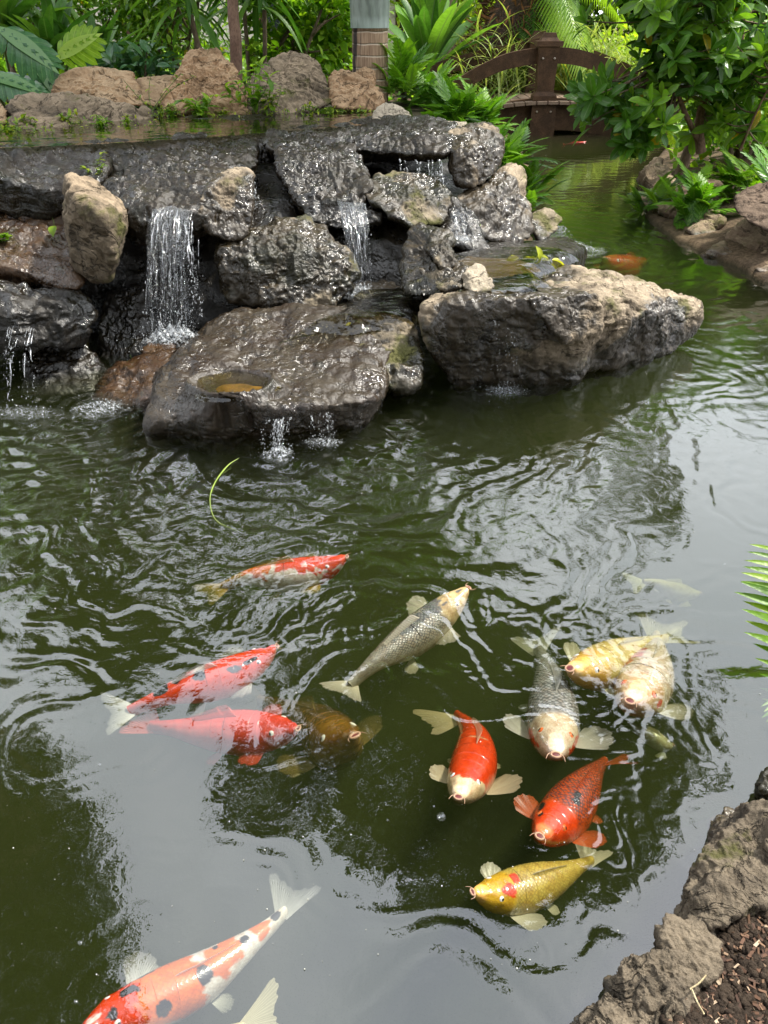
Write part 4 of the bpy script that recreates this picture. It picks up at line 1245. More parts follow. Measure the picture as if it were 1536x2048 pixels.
# bubbles floating on the pond, each a clear bead
BUB = water_mat('bubble', ior=1.9, bump=0.0)
for q, (bx, by, br) in enumerate(((882, 1633, .0105), (200, 1528, .005), (868, 1612, .003), (1449, 1128, .005), (775, 1640, .003), (160, 1885, .005), (152, 2003, .004))):
    V, Fc = ico(4)
    V = V[:, :] * br
    V = V * [1, 1, .75] + PZ(bx, by, 0.001)
    lab = ['large clear bubble floating below the red headed koi', 'small bubble left of the pink washed koi', 'tiny bubble just above the large clear bubble', 'small bubble alone on the calm right side of the pond',
           'tiny bubble left of the large clear bubble', 'small bubble over the dark reflection at the lower left', 'small bubble at the bottom left above the calico koi head'][q]
    tag(mesh_obj('bubble', V, Fc, BUB, attrs={'rnd': np.zeros(len(V))}), lab, 'bubble', 'bubbles on the pond')
SPK = plain_mat('speck', (0.6, 0.6, 0.5), (0.75, 0.75, 0.7), 9)
g = MB()
Kp = 260
Pp = np.array([PZ(1536 * random.random(), 860 + 1100 * random.random(), 0.002) for _ in range(Kp)])
g.inst(ico(1), Pp, rng.normal(size=(Kp, 3)), np.tile([0, 0, 1.0], (Kp, 1)), (0.0006 + 0.0014 * rng.random(Kp) ** 3)[:, None] * np.ones((1, 3)))
tag(g.build('floating_specks', SPK), 'pale specks of foam and pollen drifting on the pond', 'specks', kind='stuff')

# ------------------------------------------------------------------ koi
m = NT('koi_skin')
colr = m.attr('Col', 'Color')
net = m.attr('net')
uvn = m.n('UVMap').outputs[0]
_us = m.n('SeparateXYZ', {'Vector': uvn})
_a, _b = m.math('MULTIPLY', _us.outputs['X'], 38), m.math('MULTIPLY', _us.outputs['Y'], 30)
uvd = m.n('CombineXYZ', {'X': m.math('ADD', _a, _b), 'Y': m.math('SUBTRACT', _a, _b)}).outputs[0]
# overlapping scales: two staggered grids of round cells
vor = m.n('TexVoronoi', {'Vector': uvd, 'Randomness': 0.35, 'Scale': 1.0}, feature='F1', distance='EUCLIDEAN')
edge = m.sstep(vor.outputs['Distance'], 0.32, 0.58)
pos = m.n('NewGeometry').outputs['Position']
c0 = m.mix(m.sstep(m.noise(pos, 45, 6, 0.7), 0.35, 0.65), colr, m.mix(1.0, colr, (0.78, 0.66, 0.58), 'MULTIPLY'))
c0 = m.mix(m.math('MULTIPLY', edge, 0.22), c0, m.mix(1.0, c0, (0.45, 0.38, 0.34), 'MULTIPLY'))
c1 = m.mix(m.math('MULTIPLY', m.math('MULTIPLY', edge, net), 0.72), c0, (0.02, 0.024, 0.03))
h = m.math('SUBTRACT', m.math('MULTIPLY', m.noise(pos, 40, 3), 0.4), m.math('MULTIPLY', edge, m.math('ADD', m.math('MULTIPLY', net, 0.5), 0.12)))
b_ = m.n('Bump', {'Height': h, 'Strength': 0.35, 'Distance': 0.003})
SKIN = m.done(m.n('BsdfPrincipled', {'Base Color': c1, 'Roughness': 0.24, 'Normal': b_.outputs[0], 'Specular IOR Level': 0.5, 'Coat Weight': 0.3, 'Coat Roughness': 0.08,
                                     'Subsurface Weight': 0.0}).outputs[0])


def fin_mat(name, col, col2, alpha):
    m = NT(name)
    aux, r_ = m.attr('aux'), m.attr('rnd')
    ray_ = m.math('ABSOLUTE', m.math('SINE', m.math('MULTIPLY', aux, 62)))
    c_ = m.mix(r_, col2, col)
    c_ = m.mix(m.math('MULTIPLY', ray_, 0.6), c_, m.mix(1.0, c_, (0.55, 0.52, 0.48), 'MULTIPLY'))
    d_ = m.n('BsdfPrincipled', {'Base Color': c_, 'Roughness': 0.35})
    t_ = m.n('BsdfTranslucent', {'Color': c_})
    a_ = m.n('MixShader', {0: 0.35})
    m.t.links.new(d_.outputs[0], a_.inputs[1])
    m.t.links.new(t_.outputs[0], a_.inputs[2])
    x = m.n('BsdfTransparent', {})
    f_ = m.n('MixShader', {0: m.mixf(r_, m.math('ADD', m.math('MULTIPLY', ray_, 0.12), 0.02), min(0.9, alpha + 0.38))})
    m.t.links.new(a_.outputs[0], f_.inputs[1])
    m.t.links.new(x.outputs[0], f_.inputs[2])
    return m.done(f_.outputs[0])


EYEW = plain_mat('eye_ring', (0.75, 0.75, 0.7), (0.6, 0.6, 0.55), 50, 0.3, 0.0)
EYEO = plain_mat('eye_ring_orange', (0.7, 0.16, 0.03), (0.5, 0.1, 0.02), 50, 0.3, 0.0)
EYEB = plain_mat('pupil', (0.006, 0.006, 0.006), (0.01, 0.01, 0.01), 50, 0.1, 0.0, spec=0.8)
LIP = plain_mat('lip_pink', (0.44, 0.28, 0.18), (0.38, 0.23, 0.14), 60, 0.3, 0.1)
MOUTH = plain_mat('mouth_inside', (0.16, 0.03, 0.03), (0.08, 0.015, 0.015), 60, 0.4, 0.1)

PS = np.array([0, .012, .03, .06, .10, .15, .21, .28, .38, .48, .58, .68, .78, .87, .94, 1.0])
PW = np.array([.014, .024, .034, .049, .064, .078, .091, .100, .104, .098, .084, .066, .048, .034, .026, .022])
PT = np.array([.009, .018, .027, .042, .059, .075, .090, .103, .112, .108, .094, .074, .055, .043, .039, .040])
PB = np.array([.010, .022, .033, .048, .062, .073, .084, .095, .102, .098, .084, .062, .046, .040, .038, .040])
RED, ORG, WHT, BLK = (0.74, 0.055, 0.006), (0.80, 0.19, 0.02), (0.80, 0.76, 0.68), (0.012, 0.012, 0.014)
CREAM, YEL, GREY = (0.74, 0.60, 0.36), (0.66, 0.46, 0.045), (0.22, 0.23, 0.23)


def lin(c_):
    return np.array(c_, float)


def koi(label, spine, paint, fincol=WHT, fin2=None, w=1.0, tail=None, seed=0, net=None, roll=0.0, tailtwist=0.35, taillen=0.24, tailcurl=0.0, fins=('pec', 'pel', 'dor', 'cau'), mouth_open=0.5,
        pec=(1.0, 1.0), eye='w', alpha=0.55, lip=None, dorh=0.06, name='koi', taildir=None, body_col=None, barbel=True, sink=1.0):
    S0 = np.array([PZ(x, y, z) for x, y, z in spine])
    ns = 190
    C = crom(S0, ns)
    # resample by arc length
    dl = np.r_[0, np.cumsum(np.linalg.norm(np.diff(C, axis=0), axis=1))]
    L = dl[-1]
    s = np.linspace(0, 1, ns) ** 1.12
    C = np.stack([np.interp(s * L, dl, C[:, k]) for k in range(3)], 1)
    C[:, 2] -= np.interp(s, PS, PT) * L * w * 1.17 * sink - 0.006 * np.exp(-s * 12) + 0.035 * s * s
    T = np.gradient(C, axis=0)
    T /= np.linalg.norm(T, axis=1, keepdims=True)
    up = np.array([math.sin(roll), 0, 1.0])
    Bn = np.cross(T, up)
    Bn /= np.linalg.norm(Bn, axis=1, keepdims=True)      # fish's side
    U = np.cross(Bn, T)
    if roll:
        cr_, sr_ = math.cos(roll), math.sin(roll)
        U, Bn = U * cr_ + Bn * sr_, Bn * cr_ - U * sr_
    nph = 72
    ph = np.linspace(0, 2 * np.pi, nph, endpoint=False)     # 0 = back, pi = belly
    w *= 1.22
    Wd, Tp, Bt = (np.interp(s, PS, q) * L * w for q in (PW, PT, PB))
    c_, s_ = np.cos(ph), np.sin(ph)
    hgt = np.where(c_[None] > 0, Tp[:, None] * np.abs(c_[None]) ** 0.92, -Bt[:, None] * np.abs(c_[None]) ** 0.92)
    wid = Wd[:, None] * np.sign(s_[None]) * np.abs(s_[None]) ** 0.88
    # brow ridge above the eyes, gill plate edge, cheek
    sg, pg = np.meshgrid(s, ph, indexing='ij')
    pa = np.abs(np.where(pg > np.pi, pg - 2 * np.pi, pg))
    bump = 0.006 * L * np.exp(-((sg - 0.115) / 0.022) ** 2 - ((pa - 1.15) / 0.22) ** 2) - 0.0022 * L * np.exp(-((sg - 0.225 - 0.02 * np.cos(pa * 1.3)) / 0.010) ** 2) * np.clip((pa - 0.75) / 0.5, 0, 1) \
        - 0.003 * L * np.exp(-((sg - 0.055) / 0.02) ** 2 - ((pa - 0.9) / 0.2) ** 2) + 0.003 * L * np.exp(-((sg - 0.02) / 0.012) ** 2)
    wid += bump * np.sin(pg)
    hgt += bump * np.cos(pg)
    V = C[:, None] + Bn[:, None] * wid[..., None] + U[:, None] * hgt[..., None]
    V = V.reshape(-1, 3)
    i, j = np.meshgrid(np.arange(ns - 1), np.arange(nph), indexing='ij')
    j2 = (j + 1) % nph
    Fq = np.stack([i * nph + j, (i + 1) * nph + j, (i + 1) * nph + j2, i * nph + j2], -1).reshape(-1, 4)
    tri = np.array([[0, q + 1, q] for q in range(1, nph - 1)])[:, ::-1]
    tri2 = np.array([[(ns - 1) * nph, (ns - 1) * nph + q, (ns - 1) * nph + q + 1] for q in range(1, nph - 1)])
    # colour
    sf, pf = sg.ravel(), np.where(pg > np.pi, pg - 2 * np.pi, pg).ravel()
    q3 = np.stack([sf * 7, pf * 0.9 * 1.0, np.full(len(sf), seed * 3.3)], 1)
    nz1, nz2 = fbm(q3, 4, seed, 0.6), fbm(q3 * 3.1, 3, seed + 9, 0.6)
    base, belly = lin(paint['base']), lin(paint.get('belly', paint['base']))
    k = np.clip((np.abs(pf) - 1.3) / 0.8, 0, 1)[:, None]
    col = base * (1 - k) + belly * k
    if 'head' in paint:
        k = np.clip((0.225 - sf + 0.03 * nz1) / 0.035, 0, 1)[:, None]
        col = col * (1 - k) + lin(paint['head']) * k
    for (cs, cphi, rs, rp, cc_) in paint.get('patches', ()):
        d_ = np.sqrt(((sf - cs) / rs) ** 2 + ((pf - cphi) / rp) ** 2) + 0.80 * nz1 + 0.38 * nz2
        k = np.clip((1.0 - d_) / 0.13, 0, 1)[:, None]
        col = col * (1 - k) + lin(cc_) * k
    netv = np.zeros(len(sf))
    if net:
        netv = net[0] * np.clip((sf - 0.215) / 0.02, 0, 1) * np.clip((net[1] - np.abs(pf)) / 0.4, 0, 1) * np.clip((1 - sf) / 0.1, 0, 1)
    col = np.clip(col * 0.72 * (0.96 + 0.16 * nz2[:, None]), 0.004, 1)
    if 'nose' in paint:
        k = np.clip((0.05 - sf + 0.01 * nz1) / 0.02, 0, 1)[:, None]
        col = col * (1 - k) + lin(paint['nose']) * k
    root = empty(name, C[ns // 2])
    tag(root, label, 'koi fish', 'koi in the pond')
    uv = np.stack([sf, pf / (2 * np.pi) * 1.0], 1)
    mesh_obj('body', V, [Fq, tri, tri2], SKIN, root, attrs={'net': netv}, col=col, uv=uv)

    def frame(sv):
        f = np.interp(sv, s, np.arange(ns))
        i0 = int(min(f, ns - 1))
        return C[i0], T[i0], Bn[i0], U[i0], Wd[i0], Tp[i0], Bt[i0]

    fin2 = fin2 or fincol
    FM = fin_mat('fin', fincol, fin2, alpha)

    def fan(org, d0, d1, length, up_, root_w, nm, curl=0.15, fork=0.0, seg=14, ray_n=22, rootdir=None):
        """a fin fanned between the directions d0 and d1"""
        d0, d1 = d0 / np.linalg.norm(d0), d1 / np.linalg.norm(d1)
        a = np.linspace(0, 1, ray_n)
        t = np.linspace(0, 1, seg)
        rd = rootdir if rootdir is not None else (d0 - d1)
        rd = rd / (np.linalg.norm(rd) + 1e-9)
        A, Tt = np.meshgrid(a, t, indexing='ij')
        D = d0[None] * (1 - a)[:, None] + d1[None] * a[:, None]
        D /= np.linalg.norm(D, axis=1, keepdims=True)
        prof = (0.45 + 0.55 * np.sin(np.pi * (0.12 + 0.74 * a)) ** 0.8) if not fork else (1 - fork * np.sin(np.pi * a) ** 1.4)
        prof = prof * (1 + 0.05 * vnoise(np.c_[a * 9, a * 0 + seed, a * 0], 3) + 0.03 * np.sin(a * 47)) * (1 - (0.22 if fork else 0) * np.abs(2 * a - 1) ** 7)
        Lr = length * prof
        Pt = org[None, None] + rd[None, None] * ((0.5 - A) * root_w)[..., None] + D[:, None] * (Lr[:, None] * Tt)[..., None] + up_[None, None] * (curl * length * (Tt ** 2 * np.sin(A * 3.1 + 0.6) + 0.05 * np.sin(A * 25 + seed) * Tt))[..., None]
        Pv = Pt.reshape(-1, 3)
        i, j = np.meshgrid(np.arange(ray_n - 1), np.arange(seg - 1), indexing='ij')
        q = np.stack([i * seg + j, (i + 1) * seg + j, (i + 1) * seg + j + 1, i * seg + j + 1], -1).reshape(-1, 4)
        return mesh_obj(nm, Pv, q, FM, root, attrs={'rnd': Tt.ravel(), 'aux': A.ravel()})

    if 'pec' in fins:
        o_, t_, b_, u_, w_, tp_, bt_ = frame(0.235)
        for sgn, sc_ in ((1, pec[0]), (-1, pec[1])):
            if sc_ <= 0:
                continue
            org = o_ + b_ * sgn * w_ * 0.86 - u_ * bt_ * 0.42
            th_ = np.array([t_[0], t_[1], 0.0])
            vr_ = math.sin(seed * 5.1 + sgn * 1.7)
            fan(org, b_ * sgn * 1.0 + th_ * (0.05 + 0.30 * vr_) + [0, 0, .04 + .08 * vr_], b_ * sgn * (0.35 - .15 * vr_) + th_ * 0.95 + [0, 0, -.10 - .06 * vr_], 0.175 * L * sc_, np.array([0, 0, 1.0]), 0.035 * L, 'pectoral_fin', 0.22)
    if 'pel' in fins:
        o_, t_, b_, u_, w_, tp_, bt_ = frame(0.52)
        for sgn in (1, -1):
            org = o_ + b_ * sgn * w_ * 0.55 - u_ * bt_ * 0.8
            fan(org, b_ * sgn * 1.0 + t_ * 0.4 - u_ * 0.3, b_ * sgn * 0.3 + t_ - u_ * 0.3, 0.12 * L, u_, 0.02 * L, 'pelvic_fin', 0.08, ray_n=14, seg=9)
    if 'dor' in fins:
        ra, rb = 0.36, 0.70
        n1_, n2_ = 26, 7
        sv = np.linspace(ra, rb, n1_)
        P = np.zeros((n1_, n2_, 3))
        for q, x in enumerate(sv):
            o_, t_, b_, u_, w_, tp_, bt_ = frame(x)
            e = (x - ra) / (rb - ra)
            hh = dorh * L * (1.0 * np.clip(e / 0.12, 0, 1) * (1 - 0.62 * e))
            for p in range(n2_):
                v = p / (n2_ - 1)
                P[q, p] = o_ + u_ * (tp_ * 0.96 + hh * v) + t_ * hh * 0.9 * v + b_ * hh * 0.45 * v * v
        i, j = np.meshgrid(np.arange(n1_ - 1), np.arange(n2_ - 1), indexing='ij')
        q = np.stack([i * n2_ + j, (i + 1) * n2_ + j, (i + 1) * n2_ + j + 1, i * n2_ + j + 1], -1).reshape(-1, 4)
        mesh_obj('dorsal_fin', P.reshape(-1, 3), q, FM, root, attrs={'rnd': np.tile(np.linspace(0, 1, n2_), n1_), 'aux': np.repeat(np.linspace(0, 1, n1_), n2_)})
    if 'cau' in fins:
        o_, t_, b_, u_, w_, tp_, bt_ = frame(0.985)
        t_ = t_ + b_ * tailcurl
        if taildir is not None:
            t_ = PZ(*taildir) - o_
        t_ = t_ / np.linalg.norm(t_)
        a_ = tailtwist
        v_ = u_ * math.cos(a_) + np.cross(t_, u_) * math.sin(a_)
        v_ = v_ - t_ * (v_ @ t_)
        v_ /= np.linalg.norm(v_)
        fan(o_ - t_ * 0.01 * L, t_ * 0.86 + v_ * 0.62, t_ * 0.86 - v_ * 0.62, taillen * L, np.cross(t_, v_), 0.075 * L, 'tail_fin', 0.10, fork=0.42, seg=18, ray_n=34, rootdir=v_)
    # eyes
    for sgn in (1, -1):
        o_, t_, b_, u_, w_, tp_, bt_ = frame(0.118)
        c_e = o_ + b_ * sgn * w_ * 0.90 * math.sin(0.98) ** 0.88 + u_ * tp_ * 0.96 * math.cos(0.98)
        out = b_ * sgn * math.sin(0.98) + u_ * math.cos(0.98)
        Ve, Fe = ico(3)
        r_e = 0.0165 * L * w
        x_, y_ = t_, np.cross(out, t_)
        M = np.stack([x_, y_, out], 1)
        e_ = mesh_obj('eye', (Ve * [1, 1, .62] * r_e) @ M.T + c_e, Fe, EYEW if eye == 'w' else EYEO, root)
        e2 = mesh_obj('pupil', (Ve * [1, 1, .6] * r_e * 0.55) @ M.T + c_e + out * r_e * 0.36, Fe, EYEB, e_)
    # mouth: a ring of lip round a dark throat
    o_, t_, b_, u_, w_, tp_, bt_ = frame(0.0)
    LM = lip or LIP
    g = MB()
    an_ = np.linspace(0, 2 * np.pi, 29)
    o_ = o_ - u_ * 0.004 * L * w
    u_, t_ = u_ * 0.85 + t_ * 0.5, t_ * 0.85 - u_ * 0.5 * -1
    u_, t_ = u_ / np.linalg.norm(u_), t_ / np.linalg.norm(t_)
    rx_, ry_ = 0.0165 * L * w, (0.004 + 0.008 * mouth_open) * L * w
    ring = o_[None] - t_[None] * 0.006 * L * w + b_[None] * (np.cos(an_) * rx_)[:, None] + u_[None] * (np.sin(an_) * ry_)[:, None] - u_[None] * 0.004 * L
    g.tube(ring, 0.0042 * L * w * (1 + 0.1 * np.sin(an_ * 3)), 8, cap=False)
    lp = g.build('lips', LM, root)
    Vm, Fm = ico(3)
    M = np.stack([b_, u_, t_], 1)
    mesh_obj('mouth', (Vm * [rx_ * 0.95, ry_ * 0.95, 0.006 * L]) @ M.T + o_ - t_ * 0.007 * L * w - u_ * 0.004 * L, Fm, MOUTH, lp)
    if barbel:
        for sgn in (1, -1):
            a0 = o_ + b_ * sgn * rx_ * 0.95 - u_ * ry_ * 0.3
            g = MB()
            g.tube(crom([a0, a0 + b_ * sgn * 0.014 * L - t_ * 0.008 * L - u_ * 0.004 * L, a0 + b_ * sgn * 0.021 * L - t_ * 0.028 * L - u_ * 0.012 * L], 9), np.linspace(0.0032, 0.0010, 9) * L, 6)
            g.build('barbel', LM, root)
    return root


PIb = math.pi
koi('red and white koi with an ochre tail, highest of the fish, heading right',
    [(690, 1113, -.006), (640, 1118, -.018), (560, 1124, -.025), (495, 1133, -.05), (445, 1150, -.085)],
    dict(base=(.75, .70, .62), belly=(.7, .66, .58), nose=(.7, .08, .03), patches=[(.12, .3, .24, 2.0, RED), (.40, .5, .14, 1.6, RED), (.70, 0, .12, 1.6, ORG), (.95, 0, .12, 3, (.42, .25, .03))]),
    fincol=(.45, .36, .08), fin2=(.5, .3, .03), alpha=0.35, tailtwist=1.3, taildir=(385, 1195, -.13), taillen=0.30, seed=1, w=1.05)
koi('cream and grey koi with a smooth yellowish head, heading up to the right',
    [(934, 1176, .002), (905, 1190, .002), (860, 1220, -.018), (800, 1262, -.028), (745, 1305, -.04), (700, 1345, -.06)],
    dict(base=(.36, .34, .27), belly=(.62, .55, .36), head=(.70, .56, .28), patches=[(.24, .2, .06, .9, GREY), (.4, 0, .3, .45, (.20, .21, .20))]), net=(0.85, 1.5), fincol=(.78, .72, .58), alpha=0.25,
    tailtwist=1.35, taildir=(655, 1400, -.06), taillen=0.22, seed=2, w=0.97)
koi('red koi with white and black marks lying just above the pink washed one',
    [(550, 1293, -.008), (510, 1306, -.014), (440, 1328, -.018), (370, 1350, -.028), (310, 1375, -.04), (255, 1396, -.06)],
    dict(base=RED, belly=(.7, .3, .2), patches=[(.5, .9, .07, 1.2, WHT), (.40, 1.0, .05, .5, BLK), (.52, -.2, .04, .3, BLK), (.28, -.6, .06, .3, BLK), (.78, 0, .05, .8, BLK), (.66, .4, .05, .5, BLK), (.03, .5, .03, .5, BLK), (.15, -.5, .05, .2, BLK)]),
    fincol=(.75, .75, .75), alpha=0.45, tailtwist=1.2, taildir=(180, 1430, -.08), taillen=0.26, seed=3, w=1.0)
koi('plain salmon pink koi washed out under the sky reflection, heading right',
    [(592, 1455, -.05), (540, 1440, -.06), (460, 1432, -.07), (390, 1435, -.08), (330, 1432, -.09), (300, 1428, -.10)],
    dict(base=(.74, .06, .03), belly=(.7, .1, .06)), fincol=(.72, .10, .06), alpha=0.15, tailtwist=1.2, taildir=(255, 1415, -.11), taillen=0.24, seed=4, w=1.1, dorh=0.08, pec=(0.9, 0.9))
koi('brown ochre koi whose head pokes out behind the salmon pink one',
    [(706, 1466, -.045), (680, 1458, -.10), (640, 1432, -.19), (590, 1405, -.28), (550, 1390, -.32), (520, 1380, -.34)],
    dict(base=(.24, .12, .02), belly=(.3, .2, .06), patches=[(.1, 0, .1, .8, (.30, .15, .02))]), net=(0.6, 2), fincol=(.35, .25, .1), alpha=0.3, seed=5, w=1.15)
koi('koi with a bright red cap and white lips, swimming toward the near bank',
    [(918, 1589, .010), (930, 1555, .002), (950, 1500, -.03), (952, 1455, -.07), (935, 1428, -.12), (918, 1410, -.16)],
    dict(base=RED, belly=(.75, .62, .42), nose=(.75, .60, .36), patches=[(.04, 0, .055, 3, (.75, .60, .36)), (.10, 1.5, .06, .45, (.74, .58, .32)), (.10, -1.5, .06, .45, (.74, .58, .32)), (.47, 0, .03, .5, (.75, .3, .15))]),
    fincol=(.80, .66, .46), alpha=0.15, tailtwist=1.25, taildir=(880, 1440, -.20), taillen=0.33, seed=6, w=1.02, pec=(1.15, 0.7), mouth_open=0.8)
koi('grey scaled koi with a bald cream head between the cheeks of red',
    [(1112, 1503, .004), (1113, 1470, .002), (1113, 1410, -.025), (1108, 1350, -.06), (1096, 1310, -.10), (1080, 1275, -.14)],
    dict(base=(.40, .41, .40), belly=(.62, .56, .44), head=(.70, .60, .40), nose=(.72, .62, .45), patches=[(.17, 1.7, .10, .42, RED), (.17, -1.7, .10, .42, RED)]), net=(0.9, 1.8), fincol=(.76, .74, .68), alpha=0.25,
    tailtwist=1.1, taildir=(1064, 1225, -.18), taillen=0.22, seed=7, w=0.98, eye='o', pec=(1.05, 0.9), mouth_open=0.7)
koi('golden yellow koi gaping at the surface, heading to the lower left',
    [(1143, 1334, .012), (1165, 1322, .006), (1205, 1303, -.012), (1250, 1284, -.04), (1300, 1268, -.08), (1335, 1255, -.11)],
    dict(base=(.62, .52, .16), belly=(.68, .58, .28), head=(.70, .46, .09), nose=(.72, .50, .2)), fincol=(.72, .68, .45), alpha=0.25, tailtwist=1.3, taildir=(1400, 1262, -.14), taillen=0.26, seed=8, w=1.12, mouth_open=1.6)
koi('pale peach koi with rusty red flecks along its flank, mouth at the surface',
    [(1262, 1397, .010), (1278, 1370, .006), (1298, 1330, -.015), (1312, 1295, -.05), (1316, 1268, -.09), (1318, 1250, -.12)],
    dict(base=(.68, .60, .42), belly=(.7, .6, .42), head=(.74, .55, .30), nose=(.75, .55, .4), patches=[(.42, -.7, .05, .35, (.55, .12, .04)), (.33, -.9, .05, .22, (.55, .12, .04)), (.24, -1.6, .05, .3, RED), (.55, -.6, .04, .3, (.55, .14, .05)), (.16, 1.5, .025, .2, RED)]),
    fincol=(.7, .66, .5), alpha=0.35, tailtwist=1.3, taildir=(1330, 1225, -.14), taillen=0.26, seed=9, w=1.25, eye='o', mouth_open=1.0, net=(0.25, 1.6))
koi('deep orange koi with black netted scales, swimming toward the near bank',
    [(1082, 1668, .010), (1100, 1640, .004), (1140, 1590, -.02), (1172, 1548, -.05), (1195, 1520, -.09), (1212, 1502, -.12)],
    dict(base=(.50, .07, .008), belly=(.6, .12, .02), head=(.76, .065, .008), nose=(.74, .16, .05), patches=[(.17, -1.0, .035, .28, BLK), (.10, -.8, .015, .18, BLK), (.30, .3, .03, .16, BLK), (.36, .15, .03, .16, BLK)]), net=(1.0, 1.3),
    fincol=(.72, .13, .03), alpha=0.2, tailtwist=1.2, taildir=(1245, 1520, -.16), taillen=0.28, seed=10, w=1.10, eye='o', pec=(1.0, 0.9), mouth_open=0.9)
koi('yellow koi with a torn red blotch on its brow, heading left',
    [(950, 1783, .002), (972, 1777, .000), (1020, 1762, -.015), (1080, 1742, -.03), (1140, 1722, -.06), (1185, 1700, -.09)],
    dict(base=(.60, .46, .09), belly=(.72, .66, .45), head=(.68, .43, .03), nose=(.66, .42, .1), patches=[(.155, .35, .055, .50, RED), (.235, -.1, .045, .40, RED)]), fincol=(.80, .76, .55), alpha=0.2,
    tailtwist=1.2, taildir=(1200, 1640, -.12), taillen=0.22, seed=11, w=1.12, pec=(1.25, 0.8), net=(0.2, 1.5))
koi('long calico koi of orange, white and black leaving the bottom edge',
    [(165, 2062, -.012), (215, 2020, -.014), (300, 1975, -.02), (390, 1930, -.03), (470, 1880, -.04), (530, 1835, -.05), (565, 1800, -.06)],
    dict(base=(.74, .72, .68), belly=(.78, .76, .72), patches=[(.14, 0, .16, 2.4, RED), (.38, .1, .19, 1.6, ORG), (.63, .1, .12, 1.3, ORG), (.83, 0, .06, 1.1, ORG), (.10, .4, .03, .5, BLK), (.18, -.3, .05, .3, BLK), (.28, -1.2, .05, .5, BLK), (.30, .9, .03, .3, BLK),
                                                                         (.52, .5, .04, .5, BLK), (.75, .1, .03, .6, BLK), (.93, 0, .03, .8, BLK), (.62, -.5, .02, .25, BLK)]),
    fincol=(.80, .80, .80), alpha=0.45, tailtwist=1.15, taildir=(598, 1735, -.07), taillen=0.24, seed=12, w=0.92)
koi('pale butter yellow koi at the bottom edge, only its back and tail in view',
    [(200, 2290, -.05), (270, 2210, -.04), (340, 2130, -.035), (410, 2070, -.035), (450, 2045, -.045), (480, 2032, -.05)],
    dict(base=(.76, .66, .40), belly=(.8, .74, .55)), fincol=(.80, .74, .52), alpha=0.12, tailtwist=1.25, taildir=(612, 1985, -.06), taillen=0.42, seed=13, w=1.0)
koi('faint pale koi deep under the calm sky reflection at the right',
    [(1400, 1185, -.50), (1370, 1172, -.46), (1340, 1160, -.40), (1310, 1150, -.36), (1290, 1146, -.34)],
    dict(base=(.80, .74, .58)), fincol=(.8, .74, .6), alpha=0.1, tailtwist=1.3, taillen=0.3, seed=14)
koi('blurred orange koi in the river beyond the long boulder',
    [(1212, 514, -.03), (1228, 510, -.04), (1250, 510, -.06), (1275, 509, -.10), (1290, 508, -.13)],
    dict(base=(.66, .11, .03)), fincol=(.6, .15, .05), alpha=0.3, seed=15, w=1.4)
koi('tiny red koi far off under the footbridge',
    [(1172, 283, .01), (1163, 283, .01), (1150, 283, .0), (1138, 283.5, -.01), (1130, 284, -.02)],
    dict(base=(.7, .06, .02)), fincol=(.7, .1, .04), alpha=0.2, seed=16, w=0.6)
koi('dim white koi deep below the gaping golden one',
    [(1345, 1490, -.26), (1325, 1475, -.22), (1300, 1455, -.20), (1275, 1440, -.22), (1262, 1430, -.24)],
    dict(base=(.6, .6, .42)), fincol=(.6, .62, .45), alpha=0.2, tailtwist=1.3, seed=17, w=1.0)

# ------------------------------------------------------------------ plants
def blade(nl=4, width=0.3, droop=0.25, fold=0.25, peak=0.45, tip=1.0, root=0.05, ncol=1):
    """leaf of length 1 along +Y; aux = how far from the midrib"""
    t = np.linspace(0, 1, nl + 1)
    w = np.where(t < peak, root + (1 - root) * np.sin(np.pi / 2 * t / peak) ** 0.9, np.cos(np.pi / 2 * np.clip((t - peak) / (1 - peak), 0, 1)) ** (0.9 * tip)) * width / 2
    a = np.linspace(-1, 1, 2 * ncol + 1)
    V, b = [], []
    for q in range(nl + 1):
        for x in a:
            V.append((x * w[q], t[q] * (1 - 0.25 * droop * t[q]), -droop * t[q] ** 2 + fold * abs(x) * w[q]))
            b.append(abs(x))
    n = len(a)
    Fq = [[i * n + j, i * n + j + 1, (i + 1) * n + j + 1, (i + 1) * n + j] for i in range(nl) for j in range(n - 1)]
    return np.array(V), np.array(Fq), np.array(b)


def compound(parts):
    """join placed copies of templates into one template: (T, origin, dir, normal, scale)"""
    g = MB()
    for T, o_, d_, n_, s_ in parts:
        g.inst(T, [o_], [d_], [n_], np.array([s_]) if np.ndim(s_) else np.array([float(s_)]), rnd=[0.5])
    return np.concatenate(g.V), np.concatenate(g.F4), np.concatenate(g.B)


L_CHEAP = blade(2, 0.42, 0.2, 0.3)
L_OBOV = blade(6, 0.36, 0.16, 0.30, peak=0.62, tip=0.7)
L_BROAD = blade(5, 0.46, 0.25, 0.3, peak=0.45)
L_STRAP = blade(9, 0.085, 0.45, 0.35, peak=0.35, tip=0.6)
L_STRAPW = blade(9, 0.17, 0.35, 0.4, peak=0.5, tip=0.7, root=0.25)
L_GRASS = blade(7, 0.035, 0.75, 0.3, peak=0.3, root=0.5)
L_NARROW = blade(5, 0.16, 0.2, 0.25, peak=0.35)


